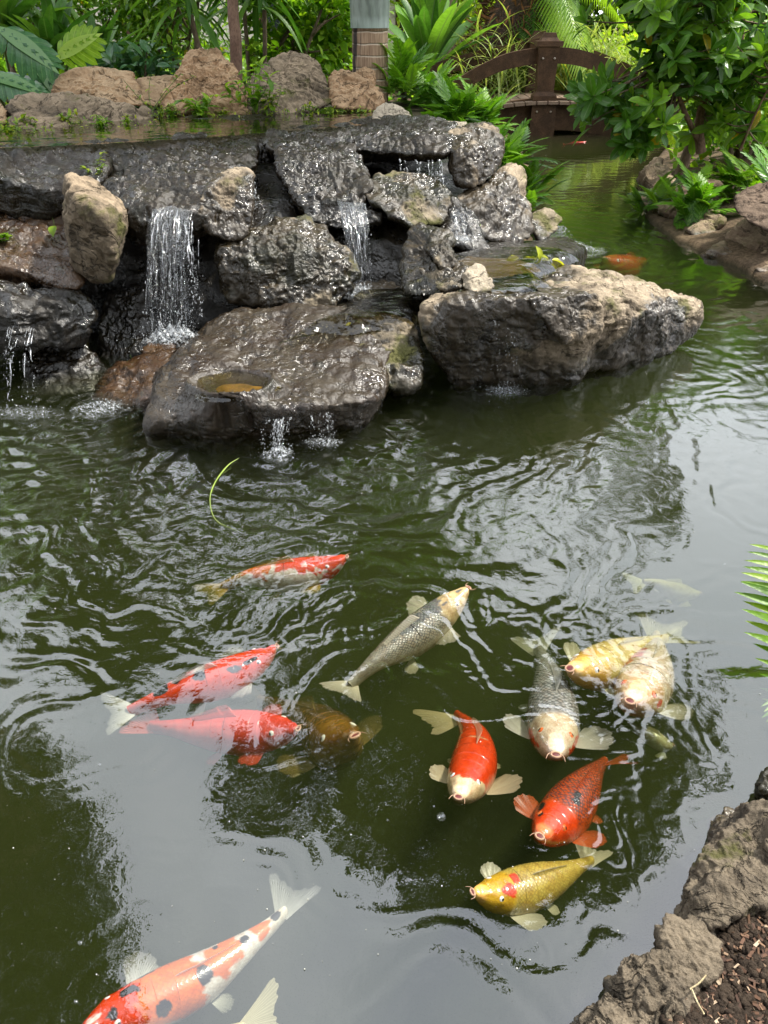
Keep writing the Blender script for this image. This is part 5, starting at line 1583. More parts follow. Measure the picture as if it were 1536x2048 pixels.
def frond(npair=9, lobe=0.33, lw=0.17, angle=55, droop=0.35, inner=0.10, taper=0.55, T=None):
    lob = T or blade(4, lw / lobe, 0.12, 0.15, peak=0.45, root=0.7)
    parts = []
    for k in range(npair):
        t = 0.12 + 0.82 * k / npair
        ln = lobe * (1 - taper * abs(t - 0.42) ** 1.1 * 1.4)
        y, z = t * (1 - 0.25 * droop * t), -droop * t * t
        an = R(angle * (1 - 0.45 * t))
        for sg in (1, -1):
            parts.append((lob, (0, y, z), (sg * math.sin(an), math.cos(an), -0.12 - droop * t), (0, 0.2, 1), ln))
    parts.append((blade(7, inner, 0, 0.2, peak=0.4, root=0.3), (0, 0, 0), (0, 1, 0), (0, 0, 1), 0.001))
    g = compound(parts[:-1])
    mid = blade(8, inner, droop, 0.1, peak=0.4, root=0.25)
    gg = MB()
    gg.add(g[0], g[1], 0, g[2])
    gg.add(mid[0], mid[1], 0, np.zeros(len(mid[0])))
    return np.concatenate(gg.V), np.concatenate(gg.F4), np.concatenate(gg.B)


F_LOBED = frond(8, 0.30, 0.085, 48, 0.35, 0.055, 0.6)
F_PALM = frond(34, 0.30, 0.016, 62, 0.55, 0.018, 0.8, T=blade(3, 0.06, 0.35, 0.3, peak=0.25, root=0.5))
F_FERN = frond(16, 0.24, 0.05, 72, 0.3, 0.02, 0.9, T=blade(4, 0.20, 0.15, 0.2, peak=0.3, root=0.6))
F_MON = frond(6, 0.50, 0.2, 74, 0.30, 0.24, 0.95, T=blade(6, 0.33, 0.30, 0.1, peak=0.55, root=0.8, tip=0.5))

GLOSSY_DARK = leaf_mat('glossy_dark_leaf', (0.03, 0.09, 0.010), (0.08, 0.21, 0.018), (0.21, 0.38, 0.03), trans=0.42, gloss=0.4, rough=0.32, rib=(0.12, 0.20, 0.07), yellow=0.05)
DARK_STRAP = leaf_mat('dark_strap_leaf', (0.04, 0.12, 0.02), (0.09, 0.22, 0.035), (0.18, 0.35, 0.05), trans=0.4, gloss=0.4, rib=(0.10, 0.18, 0.06))
BRIGHT = leaf_mat('bright_leaf', (0.09, 0.21, 0.012), (0.18, 0.36, 0.02), (0.32, 0.48, 0.04), trans=0.5, gloss=0.3)
LIME = leaf_mat('lime_leaf', (0.22, 0.38, 0.015), (0.36, 0.52, 0.03), (0.50, 0.60, 0.06), trans=0.55)
FERN = leaf_mat('fern_green', (0.06, 0.18, 0.010), (0.12, 0.30, 0.014), (0.22, 0.42, 0.03), trans=0.42, gloss=0.4, rib=(0.20, 0.36, 0.06))
MONS = leaf_mat('monstera_green', (0.05, 0.14, 0.06), (0.06, 0.16, 0.06), (0.10, 0.20, 0.07), trans=0.3, gloss=0.5, rough=0.3, rib=(0.12, 0.24, 0.08), ribw=0.06)
MONL = leaf_mat('monstera_lime', (0.20, 0.36, 0.02), (0.26, 0.42, 0.03), (0.32, 0.46, 0.04), trans=0.5, gloss=0.4, rib=(0.36, 0.50, 0.09), ribw=0.06)
MID = leaf_mat('mid_green_leaf', (0.065, 0.17, 0.016), (0.14, 0.29, 0.022), (0.27, 0.43, 0.04), trans=0.45, yellow=0.02)
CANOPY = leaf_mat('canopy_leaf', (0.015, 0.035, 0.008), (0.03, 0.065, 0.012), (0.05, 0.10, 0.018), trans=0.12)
VARIEG = leaf_mat('variegated_grass', (0.34, 0.40, 0.10), (0.52, 0.55, 0.20), (0.66, 0.66, 0.32), trans=0.4, rib=(0.12, 0.26, 0.04), ribw=0.5)
AGAVE = leaf_mat('striped_agave', (0.55, 0.52, 0.08), (0.62, 0.58, 0.12), (0.66, 0.62, 0.16), trans=0.2, rib=(0.08, 0.19, 0.05), ribw=0.7)
WEED = leaf_mat('weed_leaf', (0.10, 0.20, 0.015), (0.22, 0.34, 0.02), (0.40, 0.44, 0.03), trans=0.4)
BARK = plain_mat('bark', (0.11, 0.08, 0.05), (0.24, 0.18, 0.12), 9, 0.9, 0.6, (1, 1, 0.3))
BARKR = plain_mat('reddish_bark', (0.14, 0.08, 0.055), (0.26, 0.165, 0.115), 9, 0.9, 0.6, (1, 1, 0.5))
STEM = plain_mat('green_stem', (0.08, 0.15, 0.03), (0.16, 0.22, 0.05), 12, 0.6)


def rv(n):
    v = rng.normal(size=(n, 3))
    return v / np.linalg.norm(v, axis=1, keepdims=True)


def crown_pts(ells, n, gap=0.0, gs=1.0, shell=0.55):
    P, O = [], []
    vol = np.array([np.prod(e[1]) ** 0.75 for e in ells])
    for (c_, r_), k in zip(ells, (n * vol / vol.sum()).astype(int)):
        d = rv(k * 2 + 8)
        rad = (shell + (1 - shell) * rng.random(len(d))) ** 0.7
        rad *= 1 + 0.22 * vnoise(d * 2.5, int(abs(c_[0]) * 10))
        p = np.array(c_) + d * rad[:, None] * np.array(r_)
        if gap > -1:
            keep = vnoise(p * gs + 3.7, 5) > gap - 0.45
            p, d = p[keep], d[keep]
        P.append(p[:k])
        O.append(d[:k])
    return np.vstack(P), np.vstack(O)


def leafy(label, base, ells, n, size, mat, T=L_CHEAP, name='shrub', cat='shrub', group=None, bark=BARK, stems=3, sr=0.03, gap=0.0, gs=1.5, up=0.3, shell=0.55, minz=0.05, upright=False):
    base = np.array(base, float)
    root = empty(name, base)
    tag(root, label, cat, group)
    P, O = crown_pts(ells, n, gap, gs, shell)
    ok = P[:, 2] > minz
    P, O = P[ok], O[ok]
    k = len(P)
    D = O * 0.7 + rv(k) * 0.8 + np.array([0, 0, up])
    N = rv(k) * 0.5 + np.array([0, -0.1, 1.0])
    g = MB()
    g.inst(T, P, D, N, size * (0.6 + 0.7 * rng.random(k)))
    g.build('crown', mat, root)
    g = MB()
    for q in range(stems):
        e = ells[q % len(ells)]
        tgt = np.array(e[0]) + rv(1)[0] * np.array(e[1]) * 0.3
        b0 = base + np.array([rng.normal() * sr * 2, rng.normal() * sr * 2, -0.1])
        mid = b0 * 0.5 + tgt * 0.5 + rv(1)[0] * 0.08 * np.linalg.norm(tgt - b0)
        g.tube(crom([b0, mid, tgt], 12), np.linspace(1, 0.4, 12) * sr, 7)
        for _ in range(3):
            a = mid * 0.4 + tgt * 0.6
            t2 = np.array(e[0]) + rv(1)[0] * np.array(e[1]) * 0.8
            g.tube(crom([a, (a + t2) / 2 + rv(1)[0] * 0.05, t2], 8), np.linspace(0.5, 0.15, 8) * sr, 5)
    g.build('trunk', bark, root)
    return root


def rosette(label, base, n, length, mat, T=L_STRAP, stem=0.0, srad=0.02, lo=15, hi=85, name='strap_leaf_plant', cat='plant', group=None, lean=(0, 0), bark=BARK, spread=0.02):
    base = np.array(base, float)
    root = empty(name, base)
    tag(root, label, cat, group)
    top = base + np.array([lean[0], lean[1], stem])
    el = R(lo) + (R(hi) - R(lo)) * rng.random(n)
    az = rng.random(n) * 2 * np.pi
    D = np.stack([np.cos(el) * np.cos(az), np.cos(el) * np.sin(az), np.sin(el)], 1)
    g = MB()
    O = top + rng.normal(size=(n, 3)) * spread + np.array([0, 0, 1]) * (rng.random(n) * stem * 0.25)[:, None]
    g.inst(T, O, D, np.tile([0, 0, 1.0], (n, 1)) + 0.15 * rv(n), length * (0.65 + 0.45 * rng.random(n)))
    g.build('leaves', mat, root)
    if stem > 0.05:
        g = MB()
        g.tube(crom([base - [0, 0, 0.1], (base + top) / 2 + [0.02, 0, 0], top], 14), srad * (1 + 0.12 * np.sin(np.arange(14) * 2.2)), 8)
        g.build('stem', bark, root)
    return root


def gz(x, y):
    return float(ground_h(np.array([[x]]), np.array([[y]]))[0, 0])


def at_ground(px, y):
    """ground point in the column of a photo pixel, at distance y"""
    x = (px - 768) / F * (y * cp + (CAMH - 0.5) * sp)
    return np.array([x, y, gz(x, y) - 0.02])


# ferns on the left bank, in front of the bridge
def fern_clump(label, base, n, length, mat=FERN, T=F_LOBED, group='ferns on the left bank of the inlet', lo=15, hi=80, name='fern'):
    return rosette(label, base, n, length, mat, T=T, lo=lo, hi=hi, name=name, cat='fern', group=group, spread=0.07)


for (px, y, dz, n, ln, lab) in ((800, 8.2, .55, 38, .40, 'dark green fern touching the right side of the palm trunk'),
                                (850, 8.6, .50, 46, .42, 'upright fern with strap lobes second from the palm trunk'),
                                (905, 8.0, .44, 54, .44, 'bright fern directly above the dry pale strip of rock'),
                                (955, 8.9, .40, 54, .46, 'fern under the lower end of the bridge rail'),
                                (985, 7.4, .26, 50, .44, 'bright fern right behind the pale tan corner rock'),
                                (1015, 8.2, .16, 54, .48, 'fern leaning over the inlet in front of the bridge deck'),
                                (1035, 7.1, .02, 44, .38, 'low fern behind the broad grey rock at the waterline'),
                                (1065, 7.9, .0, 40, .36, 'outermost fern spilling over the inlet water')):
    b = at_ground(px, y)
    b[2] = max(b[2], 0) + dz + .17
    fern_clump(lab, b, n, ln)

# greenery of the right bank
for (px, y, dz, n, ln, lab, mt) in ((1400, 7.3, 0.05, 46, .42, 'bright green fern above the brown earth of the right bank', FERN),
                                    (1330, 7.9, 0.05, 30, .36, 'greyish green fern left of the bright one on the right bank', MID),
                                    (1500, 7.6, 0.10, 40, .45, 'lime green fern at the right edge above the brown boulder', BRIGHT),
                                    (1560, 6.6, 0.25, 30, .42, 'fern fronds cut by the right edge beside the brown boulder', FERN)):
    b = at_ground(px, y)
    b[2] += dz
    fern_clump(lab, b, n, ln, mat=mt, group='ferns on the right bank')

# ---- hero shrub on the right: leaves in whorls at the twig ends
def whorl_shrub(label, base, stems, ells, nclu, size, mat):
    base = np.array(base, float)
    root = empty('broadleaf_tree', base)
    tag(root, label, 'tree')
    g = MB()
    nodes = []
    for st in stems:
        P = crom([np.array(p, float) for p in st[0]], 22)
        g.tube(P, np.linspace(st[1], st[1] * 0.35, 22), 8)
        nodes.append(P[6:])
    nodes = np.vstack(nodes)
    g.build('trunk', BARKR, root)
    P, O = crown_pts(ells, nclu, 0.0, 1.6, 0.15)
    P = P[P[:, 2] > 0.22]
    gt, gl_ = MB(), MB()
    Os, Ds, Ns, Ss, Rs = [], [], [], [], []
    for p in P:
        nd = nodes[np.argmin(((nodes - p) ** 2).sum(1) + 0.3 * np.maximum(nodes[:, 2] - p[2], 0))]
        d = p - nd
        d = d / (np.linalg.norm(d) + 1e-6)
        gt.tube(crom([nd, (nd + p) / 2 + np.array([0, 0, -0.03]), p], 6), np.linspace(0.010, 0.004, 6), 4)
        ax = d * 0.6 + np.array([0, 0, 0.55]) + rv(1)[0] * 0.35
        ax /= np.linalg.norm(ax)
        k = rng.integers(6, 11)
        a1 = np.cross(ax, [0.2, 0.9, 0.1])
        a1 /= np.linalg.norm(a1)
        a2 = np.cross(ax, a1)
        tone = rng.random()
        for q in range(k):
            an_ = q * 2.4 + rng.random() * 0.5
            out = a1 * math.cos(an_) + a2 * math.sin(an_)
            op = 0.15 + 0.75 * (1 - q / k)
            dd = ax * (1 - op) * 1.1 + out * op + np.array([0, 0, -0.18 * op])
            Os.append(p - ax * 0.05 * (1 - q / k))
            Ds.append(dd)
            Ns.append(ax)
            Ss.append(size * (0.65 + 0.5 * rng.random()))
            Rs.append(np.clip(tone * 0.75 + 0.3 * rng.random() - 0.05, 0, 0.94) if rng.random() > 0.02 else 0.99)
    gl_.inst(L_OBOV, Os, Ds, Ns, np.array(Ss), rnd=np.array(Rs))
    gt.build('twigs', BARK, root)
    gl_.build('crown', mat, root)
    return root


b0 = PY(1400, 300, 8.3)
b0[2] = max(gz(b0[0], b0[1]), 0.1)
whorl_shrub('glossy broad leaved tree with forked tan stems overhanging the inlet', b0,
            [([PY(1402, 305, 8.2), PY(1398, 250, 8.2), PY(1410, 190, 8.2), PY(1440, 110, 8.25), PY(1455, 30, 8.3), PY(1470, -120, 8.4)], 0.05),
             ([PY(1458, 260, 8.6), PY(1465, 200, 8.6), PY(1478, 120, 8.6), PY(1490, 0, 8.6), PY(1500, -120, 8.6)], 0.042),
             ([PY(1400, 290, 8.2), PY(1360, 200, 8.1), PY(1335, 100, 8.0), PY(1330, -20, 8.0)], 0.028),
             ([PY(1480, 300, 8.0), PY(1510, 230, 7.9), PY(1550, 150, 7.8)], 0.016)],
            [(PY(1400, 60, 7.9), (0.95, 0.6, 0.55)), (PY(1260, 60, 7.8), (0.45, 0.5, 0.42)), (PY(1250, 190, 7.7), (0.50, 0.45, 0.30)), (PY(1300, 250, 7.7), (0.42, 0.4, 0.18)),
             (PY(1500, 120, 8.2), (0.60, 0.6, 0.50)), (PY(1360, 140, 7.7), (0.40, 0.4, 0.35)), (PY(1470, 240, 8.2), (0.5, 0.5, 0.25)), (PY(1420, -80, 8.2), (1.1, 0.8, 0.5)), (PY(1190, 90, 7.8), (0.22, 0.25, 0.20)), (PY(1255, 300, 7.6), (0.13, 0.2, 0.12))],
            370, 0.21, GLOSSY_DARK)

# ---- palm trunk behind the rocks and its crown above the frame
def palm(label, base, height, r0, shaft, fronds, flen, mat, lean=(0, 0), dead=False, name='palm_tree', trunkmat=None, cr=None, T=F_PALM, elr=(-15, 75)):
    base = np.array(base, float)
    root = empty(name, base)
    tag(root, label, 'palm tree')
    top = base + np.array([lean[0], lean[1], height])
    n_ = max(24, int(height / 0.045))
    t = np.linspace(0, 1, n_)
    P = base + (top - base) * t[:, None] + np.array([lean[0], lean[1], 0]) * (np.sin(t * 1.5) * 0.15)[:, None]
    rr_ = r0 * (1.04 - 0.1 * t + 0.035 * np.abs(((t * height / 0.10) % 1) - 0.5))
    g = MB()
    k = 28
    g.tube(P - np.array([0, 0, 0.15]) * (1 - t[:, None]), rr_, k)
    g.build('trunk', trunkmat, root)
    top2 = P[-1]
    if shaft:
        g = MB()
        n2 = 16
        Q = top2 + np.array([lean[0] * 0.1, lean[1] * 0.1, shaft]) * np.linspace(0, 1, n2)[:, None]
        g.tube(Q, r0 * (1.0 + 0.10 * np.sin(np.linspace(0.2, 3.0, n2)) - 0.35 * np.linspace(0, 1, n2) ** 2), 28)
        g.build('crownshaft', plain_mat('palm_shaft', (0.20, 0.25, 0.21), (0.32, 0.37, 0.32), 3, 0.45, 0.1, (1, 1, 0.2), detail=3), root)
        top2 = Q[-1]
    el = R(elr[0]) + (R(elr[1]) - R(elr[0])) * rng.random(fronds)
    az = np.arange(fronds) * 2.4 + rng.random(fronds) * 0.4
    D = np.stack([np.cos(el) * np.cos(az), np.cos(el) * np.sin(az), np.sin(el)], 1)
    g = MB()
    g.inst(T, np.tile(top2, (fronds, 1)), D, np.tile([0, 0, 1.0], (fronds, 1)), flen * (0.8 + 0.35 * rng.random(fronds)))
    g.build('crown', mat, root)
    return root, top2


m = NT('ringed_palm_trunk')
pos = m.n('NewGeometry').outputs['Position']
z_ = m.n('SeparateXYZ', {'Vector': pos}).outputs['Z']
zz = m.math('ADD', z_, m.math('MULTIPLY', m.noise(pos, 8, 3), 0.03))
ringv = m.math('FRACT', m.math('MULTIPLY', zz, 10.5))
ring_ = m.math('MULTIPLY', m.sstep(ringv, 0.0, 0.10), m.sstep(ringv, 1.0, 0.86))
streak = m.sstep(m.noise(m.n('VectorMath', {0: pos, 1: (9, 9, 0.6)}, operation='MULTIPLY').outputs[0], 1.1, 4, 0.6), 0.54, 0.62)
fib = m.noise(m.n('VectorMath', {0: pos, 1: (60, 60, 4)}, operation='MULTIPLY').outputs[0], 1.0, 3)
c_ = m.mix(m.sstep(fib, 0.3, 0.7), (0.22, 0.14, 0.085), (0.40, 0.28, 0.18))
c_ = m.mix(m.math('SUBTRACT', 1.0, ring_), c_, (0.50, 0.42, 0.32))
c_ = m.mix(streak, c_, (0.035, 0.025, 0.022))
bmp = m.n('Bump', {'Height': m.math('ADD', ring_, m.math('MULTIPLY', fib, 0.5)), 'Strength': 0.6, 'Distance': 0.015})
PTR = m.done(m.n('BsdfPrincipled', {'Base Color': c_, 'Roughness': 0.85, 'Normal': bmp.outputs[0]}).outputs[0])
pb = PY(741, 200, 8.3)
pt = PY(741, 56, 8.3)
palm('palm with smooth grey green top and ringed tan trunk behind the jagged rock', (pb[0], 8.3, 0.3), pt[2] - 0.3, 0.172, 1.5, 15, 2.3, MID, trunkmat=PTR, elr=(5, 75))

# shaggy leaning palm behind the bridge
m = NT('shaggy_trunk')
pos = m.n('NewGeometry').outputs['Position']
n_ = m.noise(pos, 14, 8, 0.7, 1.5)
c_ = m.ramp(n_, [(0.35, (0.015, 0.010, 0.007)), (0.55, (0.08, 0.045, 0.028)), (0.68, (0.26, 0.12, 0.06)), (0.8, (0.30, 0.22, 0.16))])
SHAG = m.done(m.n('BsdfPrincipled', {'Base Color': c_, 'Roughness': 0.95, 'Normal': m.n('Bump', {'Height': n_, 'Strength': 1.0, 'Distance': 0.06}).outputs[0]}).outputs[0])
sb = PY(930, 230, 16.0)
st_ = PY(1050, 10, 16.5)
root, top2 = palm('shaggy brown palm trunk leaning right behind the footbridge', (sb[0], 16, 0.3), st_[2] - 0.3 + 0.5, 0.42, 0, 16, 2.6, MID, lean=(st_[0] - sb[0], 0.5), trunkmat=SHAG, elr=(-35, 60))
g = MB()
k = 900
tt = rng.random(k)
ang = rng.random(k) * 2 * np.pi
O = np.array([sb[0], 16, 0.3]) + tt[:, None] * (top2 - np.array([sb[0], 16, 0.3])) + np.stack([np.cos(ang), np.sin(ang), np.zeros(k)], 1) * (0.40 + 0.25 * tt[:, None] ** 3)
D = np.stack([np.cos(ang), np.sin(ang), -0.3 + 0.9 * rng.random(k)], 1) + 0.4 * rv(k)
g.inst(blade(3, 0.12, 0.5, 0.3), O, D, rv(k), 0.16 + 0.22 * rng.random(k))
g.build('dead_leaf_bases', leaf_mat('dead_fibre', (0.03, 0.018, 0.012), (0.10, 0.05, 0.03), (0.30, 0.14, 0.06), trans=0.05, gloss=0.1, rough=0.9), root)

# strap leaved plants behind the pool
G_ST = 'strap leaved plants behind the rocks'
for (px, y, dz, n, ln, T, mt, stem, lab) in (
        (55, 9.0, 0.3, 26, .95, L_STRAPW, DARK_STRAP, .5, 'tall strap leaved plant in the top left corner'),
        (140, 8.8, 0.3, 30, .85, L_STRAPW, DARK_STRAP, .35, 'strap leaved plant just behind the lime monstera leaf'),
        (215, 9.2, 0.2, 34, .80, L_STRAPW, DARK_STRAP, .25, 'dark low strap leaved plant above the orange tan boulder'),
        (255, 8.8, 0.2, 26, .65, L_STRAPW, DARK_STRAP, .1, 'dark strap leaved plant nearest the big brown boulder'),
        (855, 15.7, 0.3, 30, 1.8, blade(9, 0.15, .22, .4, peak=.55, tip=.7, root=.3), DARK_STRAP, .1, 'tall bird nest like plant right of the palm trunk'),
        (805, 8.9, 0.4, 20, .5, L_BROAD, MID, .2, 'leafy plant tucked against the right of the palm trunk')):
    b = at_ground(px, y)
    b[2] += dz
    rosette(lab, b, n, ln, mt, T=T, stem=stem, lo=40 if ln > .7 else 20, hi=88, group=G_ST, srad=0.03)
for (px, y, top_y, lean, rad, lab) in ((438, 8.9, 30, -.15, .028, 'slender ringed stem topped with strap leaves, left of the reddish trunk'),
                                       (525, 9.2, 20, .12, .022, 'thin ringed stem topped with strap leaves above the pitted boulder'),
                                       (500, 9.8, 15, .05, .022, 'middle thin stem of strap leaves behind the two boulders')):
    b = at_ground(px, y)
    hgt = PY(px, top_y, y)[2] - b[2]
    rosette(lab, b, 40, .75, DARK_STRAP, T=blade(8, 0.11, 0.5, 0.35, peak=0.35, tip=0.6), stem=hgt, srad=rad, lo=-20, hi=85, group='thin stemmed dracaenas', lean=(lean, 0), name='dracaena')
# slender reddish trunk
root = empty('slender_tree', at_ground(472, 8.4))
tag(root, 'slender tree with a straight reddish trunk between the two big boulders', 'tree')
g = MB()
g.tube(crom([at_ground(472, 8.4), PY(472, 100, 8.4), PY(466, 20, 8.4), PY(462, -150, 8.4), PY(470, -420, 8.5)], 40), np.linspace(.062, .04, 40), 12)
g.build('trunk', BARKR, root)
P, O = crown_pts([(PY(470, -480, 8.5), (1.1, 0.9, 0.6))], 1500, 0, 2)
g = MB()
g.inst(L_BROAD, P, O + rv(len(P)), np.tile([0, 0, 1.0], (len(P), 1)), 0.2 * (0.7 + 0.5 * rng.random(len(P))))
g.build('crown', MID, root)

# monstera
def monstera(label, base, leaf, dirv, nrm, size, mat):
    root = empty('monstera_leaf', base)
    tag(root, label, 'plant', 'monstera leaves at the left edge')
    g = MB()
    g.inst(F_MON, [leaf], [dirv], [nrm], np.array([size]))
    g.build('leaf_blade', mat, root)
    g = MB()
    g.tube(crom([base, (np.array(base) + np.array(leaf)) / 2 + [0, 0.1, .1], np.array(leaf) + np.array(dirv) * 0.02], 12), np.linspace(.014, .009, 12), 7)
    g.build('petiole', STEM, root)


mb = at_ground(40, 7.9)
monstera('bright lime monstera leaf standing upright behind the orange tan boulder', mb, PY(112, 118, 7.4), (0.62, -0.1, 0.35), (-0.2, -1, 0.25), 0.46, MONL)
monstera('large bluish green monstera leaf hanging at the left edge', mb, PY(-5, 55, 7.1), (0.8, -0.25, -0.35), (0.3, -0.8, 0.8), 0.55, MONS)
monstera('lower bluish green monstera leaf spreading over the long low rock', mb, PY(-30, 150, 6.9), (0.9, -0.2, -0.05), (0.1, -0.6, 0.9), 0.50, MONS)
monstera('dark green monstera leaf folded under the lime one', mb, PY(60, 110, 7.5), (0.5, -0.3, -0.55), (0.5, -0.7, 0.5), 0.45, MONS)

# shrubs and hedge plants behind
G_SH = 'leafy shrubs behind the pool'
for (px, y, h, rx, n, sz, mt, T, lab) in (
        (300, 11.0, 1.5, .9, 2600, .10, MID, L_BROAD, 'loose green shrub with tan stems behind the big brown boulder'),
        (380, 10.6, 1.9, .8, 2400, .10, MID, L_BROAD, 'airy small tree with a forked tan trunk above the big brown boulder'),
        (610, 10.0, 1.4, .65, 1700, .14, BRIGHT, L_BROAD, 'bright broad leaved shrub left of the palm trunk'),
        (680, 10.8, 1.6, .6, 1600, .13, MID, L_BROAD, 'mid green shrub half hidden by the palm trunk'),
        (290, 8.5, .85, .42, 420, .16, MONS, L_BROAD, 'low bluish leaved plant peeping over the flat tan rock'),
        (900, 20.0, 2.4, 1.5, 3000, .17, LIME, L_BROAD, 'sunlit lime bush above the bridge rail'),
        (1190, 20.0, 2.0, 1.6, 3000, .17, LIME, L_BROAD, 'sunlit bush behind the bridge post'),
        (1330, 17.5, 1.9, 1.2, 2600, .15, LIME, L_BROAD, 'yellow green bush seen through the broad leaved tree'),
        (1500, 13.0, 1.8, 1.3, 2600, .14, BRIGHT, L_BROAD, 'bright bush behind the tree at the right edge'),
        (1480, 9.6, 1.0, .8, 1500, .13, BRIGHT, L_BROAD, 'low leafy bush under the tree at the right edge'),
        (120, 11.2, 1.9, 1.0, 2000, .13, MID, L_BROAD, 'dark leafy shrub behind the top left strap plants'),
        (-60, 10.4, 1.7, .9, 1500, .13, BRIGHT, L_BROAD, 'leafy shrub cut by the left edge')):
    b = at_ground(px, y)
    cz = b[2] + h * 0.58
    leafy(lab, b, [((b[0], y, cz), (rx, rx * .8, h * 0.46)), ((b[0] + rx * .4, y - .1, cz + h * .22), (rx * .6, rx * .6, h * .3)), ((b[0] - rx * .45, y, cz + h * .12), (rx * .6, rx * .6, h * .33))],
          n, sz, mt, T=T, group=G_SH, stems=4, sr=0.035, gap=0.02, gs=2.2, shell=0.35, bark=BARK)

# variegated grasses and the striped agave behind the bridge
for (px, y, ln, lab) in ((985, 15.6, 1.0, 'variegated grass clump left of the bridge post'), (1040, 16.2, 1.1, 'pale variegated grass directly left of the bridge post'),
                         (1170, 16.4, 1.1, 'variegated grass clump behind the striped agave'), (1225, 15.6, .9, 'variegated grass clump at the right of the striped agave'), (1080, 17.3, 1.3, 'tall pale grass behind the bridge post')):
    b = at_ground(px, y)
    b[2] = 0.42
    rosette(lab, b, 420, ln * 0.92, VARIEG, T=L_GRASS, lo=25, hi=88, group='variegated grasses behind the bridge', name='grass_clump', cat='grass clump', spread=0.32)
b = at_ground(1140, 15.6)
b[2] = 0.5
rosette('striped yellow and green agave right of the bridge post', b, 34, .95, AGAVE, T=blade(6, .10, .05, .5, peak=.4, tip=.8, root=.6), lo=25, hi=85, name='agave', cat='agave', spread=0.05)

# small weeds rooted along the upper pool
def weed(label, base, h, n, mat=WEED, sz=0.05):
    base = np.array(base)
    root = empty('weed', base)
    tag(root, label, 'weed', 'weeds rooted round the upper pool')
    g, gl_ = MB(), MB()
    for q in range(n):
        tip_ = base + np.array([rng.normal() * h * .45, rng.normal() * h * .3, h * (.5 + .6 * rng.random())])
        C = crom([base + rng.normal(size=3) * .015, (base + tip_) / 2 + rng.normal(size=3) * .02, tip_], 10)
        g.tube(C, 0.0025, 4)
        k = 14
        i_ = rng.integers(2, 10, k)
        gl_.inst(L_BROAD, C[i_], np.c_[rng.normal(size=k), rng.normal(size=k), .3 * rng.normal(size=k) + .2], np.tile([0, 0, 1.0], (k, 1)), sz * (.6 + .8 * rng.random(k)))
    g.build('stem', STEM, root)
    gl_.build('leaves', mat, root)


for (px, py, y, h, n, sz, mt, lab) in ((510, 222, 7.0, .32, 7, .085, BRIGHT, 'tall leafy weed climbing the pitted dark grey boulder'), (545, 225, 7.0, .18, 6, .06, WEED, 'small leafy weed at the foot of the pitted boulder'),
                                       (405, 240, 6.9, .16, 7, .085, BRIGHT, 'bushy weed at the foot of the big brown boulder'), (350, 240, 6.9, .12, 3, .05, BRIGHT, 'small weed left of the bushy one'),
                                       (300, 225, 6.8, .26, 4, .035, WEED, 'thin yellowish weed at the right tip of the long low rock'), (318, 238, 6.8, .1, 5, .035, WEED, 'trailing yellow weed beside the thin upright one'),
                                       (20, 285, 6.0, .16, 9, .05, WEED, 'yellow green weed at the left edge of the upper pool'), (60, 262, 6.15, .08, 7, .035, WEED, 'low yellow weed on the front of the long low rock'),
                                       (210, 262, 6.2, .10, 6, .045, BRIGHT, 'weed behind the thin pale flat stones'), (135, 245, 6.3, .07, 4, .04, WEED, 'tiny weed in the middle of the long low rock'),
                                       (245, 255, 6.4, .08, 4, .04, WEED, 'tiny weed near the right end of the long low rock'), (450, 238, 6.95, .08, 5, .04, WEED, 'low weed between the two big boulders'),
                                       (620, 228, 7.0, .06, 7, .03, WEED, 'mossy weed patch right of the pitted boulder'), (195, 365, 4.95, .16, 3, .035, WEED, 'tiny yellow weed sprouting behind the tall tan rock'),
                                       (5, 480, 4.5, .05, 3, .05, BRIGHT, 'little weed at the left edge on the sloping brown ledge')):
    weed(lab, PY(px, py, y), h, n, mt, sz)

# moss tufts of small yellow growth along the pool shore
g = MB()
P = []
for (xa, ya, xb, yb, d0) in ((0, 283, 110, 276, 5.9), (20, 262, 310, 250, 6.25), (300, 246, 480, 244, 6.85), (490, 236, 660, 226, 7.0), (660, 226, 770, 222, 7.15)):
    for q in range(90):
        t = random.random()
        p = PY(xa + (xb - xa) * t, ya + (yb - ya) * t, d0 + random.gauss(0, .05))
        P.append((p[0], p[1], 0.955 + abs(random.gauss(0, .018))))
P = np.array(P)
g.inst(L_BROAD, P, rv(len(P)) + [0, 0, .8], np.tile([0, -.3, 1.0], (len(P), 1)), 0.022 * (.5 + rng.random(len(P))))
tag(g.build('ground_cover', WEED), 'fringe of tiny yellow green plants along the upper pool shore', 'ground cover', kind='stuff')

# near fern frond at the right edge and the bank plants that mirror in the water
def near_frond(label, base, tipv, size, mat=FERN):
    root = empty('fern_frond', base)
    tag(root, label, 'fern frond', 'fern fronds of the near bank')
    g = MB()
    base, tipv = np.array(base), np.array(tipv)
    C = crom([base, (base + tipv) / 2 + [0, 0, .06], tipv], 40)
    g.tube(C, np.linspace(.004, .0015, 40), 6)
    g.build('stalk', STEM, root)
    g = MB()
    T_ = np.gradient(C, axis=0)
    lf = blade(8, .19, .10, .25, peak=.22, root=.7)
    i_ = np.arange(4, 39, 2)
    for sg in (1, -1):
        t = T_[i_] / np.linalg.norm(T_[i_], axis=1, keepdims=True)
        sd_ = np.cross(t, [0, -.5, 1.0]) * sg
        D = sd_ + t * 0.45 + rng.normal(size=(len(i_), 3)) * .06 + [0, 0, .08]
        g.inst(lf, C[i_], D, np.tile([0, -.5, 1.0], (len(i_), 1)), size * np.sin(np.linspace(.5, 2.9, len(i_))) ** .6 * (.9 + .2 * rng.random(len(i_))))
    g.build('leaflets', mat, root)


